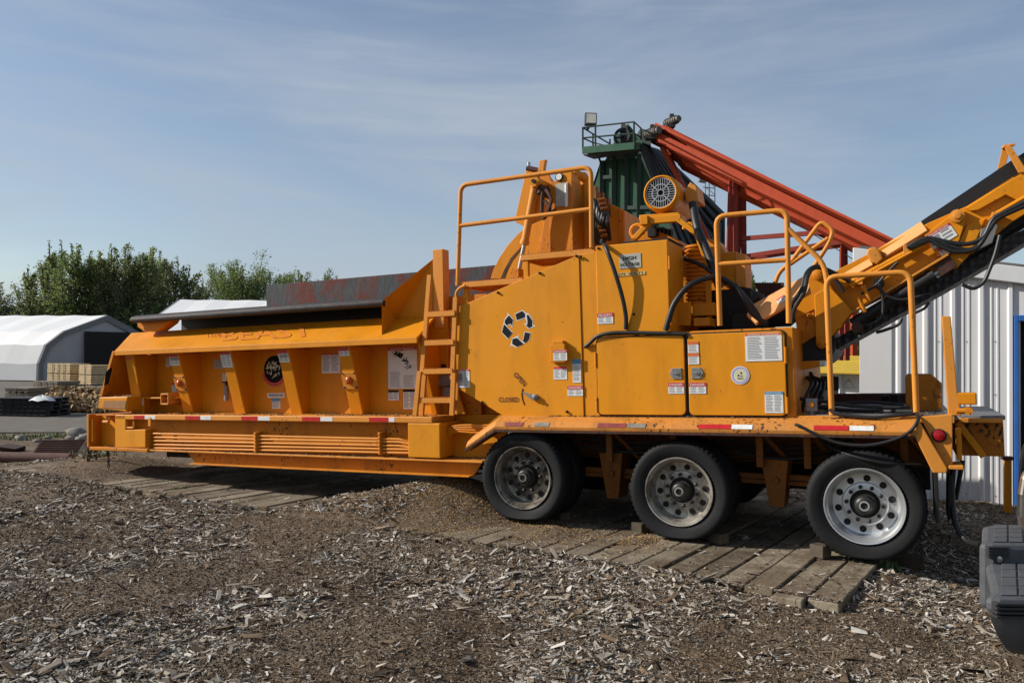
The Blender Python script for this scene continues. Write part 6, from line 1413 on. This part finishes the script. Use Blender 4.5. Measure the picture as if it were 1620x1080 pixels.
loft([[(x + dx, y + dy, zb2 - dz) for x, y in vl] for dx, dy, dz in ((.16, .10, .21), (.10, .05, .17), (.045, .02, .10), (.012, .004, .04), (.0, .0, .002))], 'lower_valance', 'bumper', 0, smooth=True)
for nm, xx, ya, yb, z in (('step_pad', x0, y0, y1, z1), ('step_pad', x20, y20, y21, z2)):
    mb = MB()
    nx_, ny_ = 9, 4
    for i in range(nx_):
        for j in range(ny_):
            xa, xb = xx + .06 + i * .085, xx + .06 + (i + 1) * .085 - .010; y_a, y_b = ya + .04 + (yb - ya - .07) * j / ny_, ya + .04 + (yb - ya - .07) * (j + 1) / ny_ - .010; ka, kb = SK * (y_a - ya), SK * (y_b - ya)
            mb.hexa([(xa + ka, y_a, z + .001), (xb + ka, y_a, z + .001), (xb + kb, y_b, z + .001), (xa + kb, y_b, z + .001)], [(xa + ka, y_a, z + .007), (xb + ka, y_a, z + .007), (xb + kb, y_b, z + .007), (xa + kb, y_b, z + .007)])
    mb.build(nm, M['bumper'], tk_, .003)
mb = MB()
for k in range(4):
    z = z1 - .012 - k * .016; mb.box(x0 + .03, x0 + .14, y0 - .012, y0 + .02, z - .010, z)
    z = z2 - .016 - k * .019; mb.box(x20 + .03, x20 + 1.6, y20 - .02, y20 + .02, z - .012, z)
mb.build('bumper_grooves', M['bumpdark'], tk_, .003)
v = T(1581, 884, 4.19); sn = MB().lathe([(.03, .02), (.03, -.004), (.022, -.006)], (v.x, y0, v.z), n=20, mi=1).lathe([(.016, -.002), (.016, -.012), (.001, -.014)], (v.x, y0, v.z), n=14).build('parking_sensor', [M['chrome'], M['bumpdark']], tk_)
loft([[(x0 - .01 , y0 + .25, z1 + .01), (x0 + .14, y0 + .18, z1 + .01), (x0 + .14, y1 + 1.5, z1 + .01), (x0 - .01, y1 + 1.5, z1 + .01)], [(x0 + .10, y0 + .25, z1 + .52), (x0 + .3, y0 + .2, z1 + .55), (x0 + .3, y1 + 1.5, z1 + .55), (x0 + .10, y1 + 1.5, z1 + .52)]], 'spare', 'tan_body') if False else None
a = T(1586, 845, 4.1)
prof_ = [(1615, 838), (1610, 800), (1609, 760), (1611, 728), (1616, 706), (1626, 690)]
lp = [[T(px, py, 4.15) for px, py in prof_] + [T(1900, 690, 4.15), T(1900, 838, 4.15)], [T(px + 150, py, 4.15) + Vector((0, .5, 0)) for px, py in prof_] + [T(1900, 690, 4.15) + Vector((0, .5, 0)), T(1900, 838, 4.15) + Vector((0, .5, 0))]]
loft(lp, 'tailgate_corner', 'tan_body', .02)
cp = [T(px, py, 4.13) for px, py in ((1611, 838), (1606, 815), (1607, 780), (1611, 755), (1617, 742), (1640, 738), (1640, 838))]
MB().slab(cp, (0, -.05, .0)).build('chrome_trim', M['chrome'], tk_, .015)
MB().box(x0 + .2, x0 + 1.9, y1 + .05, y1 + 3.0, z1 + .1, z1 + .16).build('bed_floor', M['tan_body'], tk_) if False else None
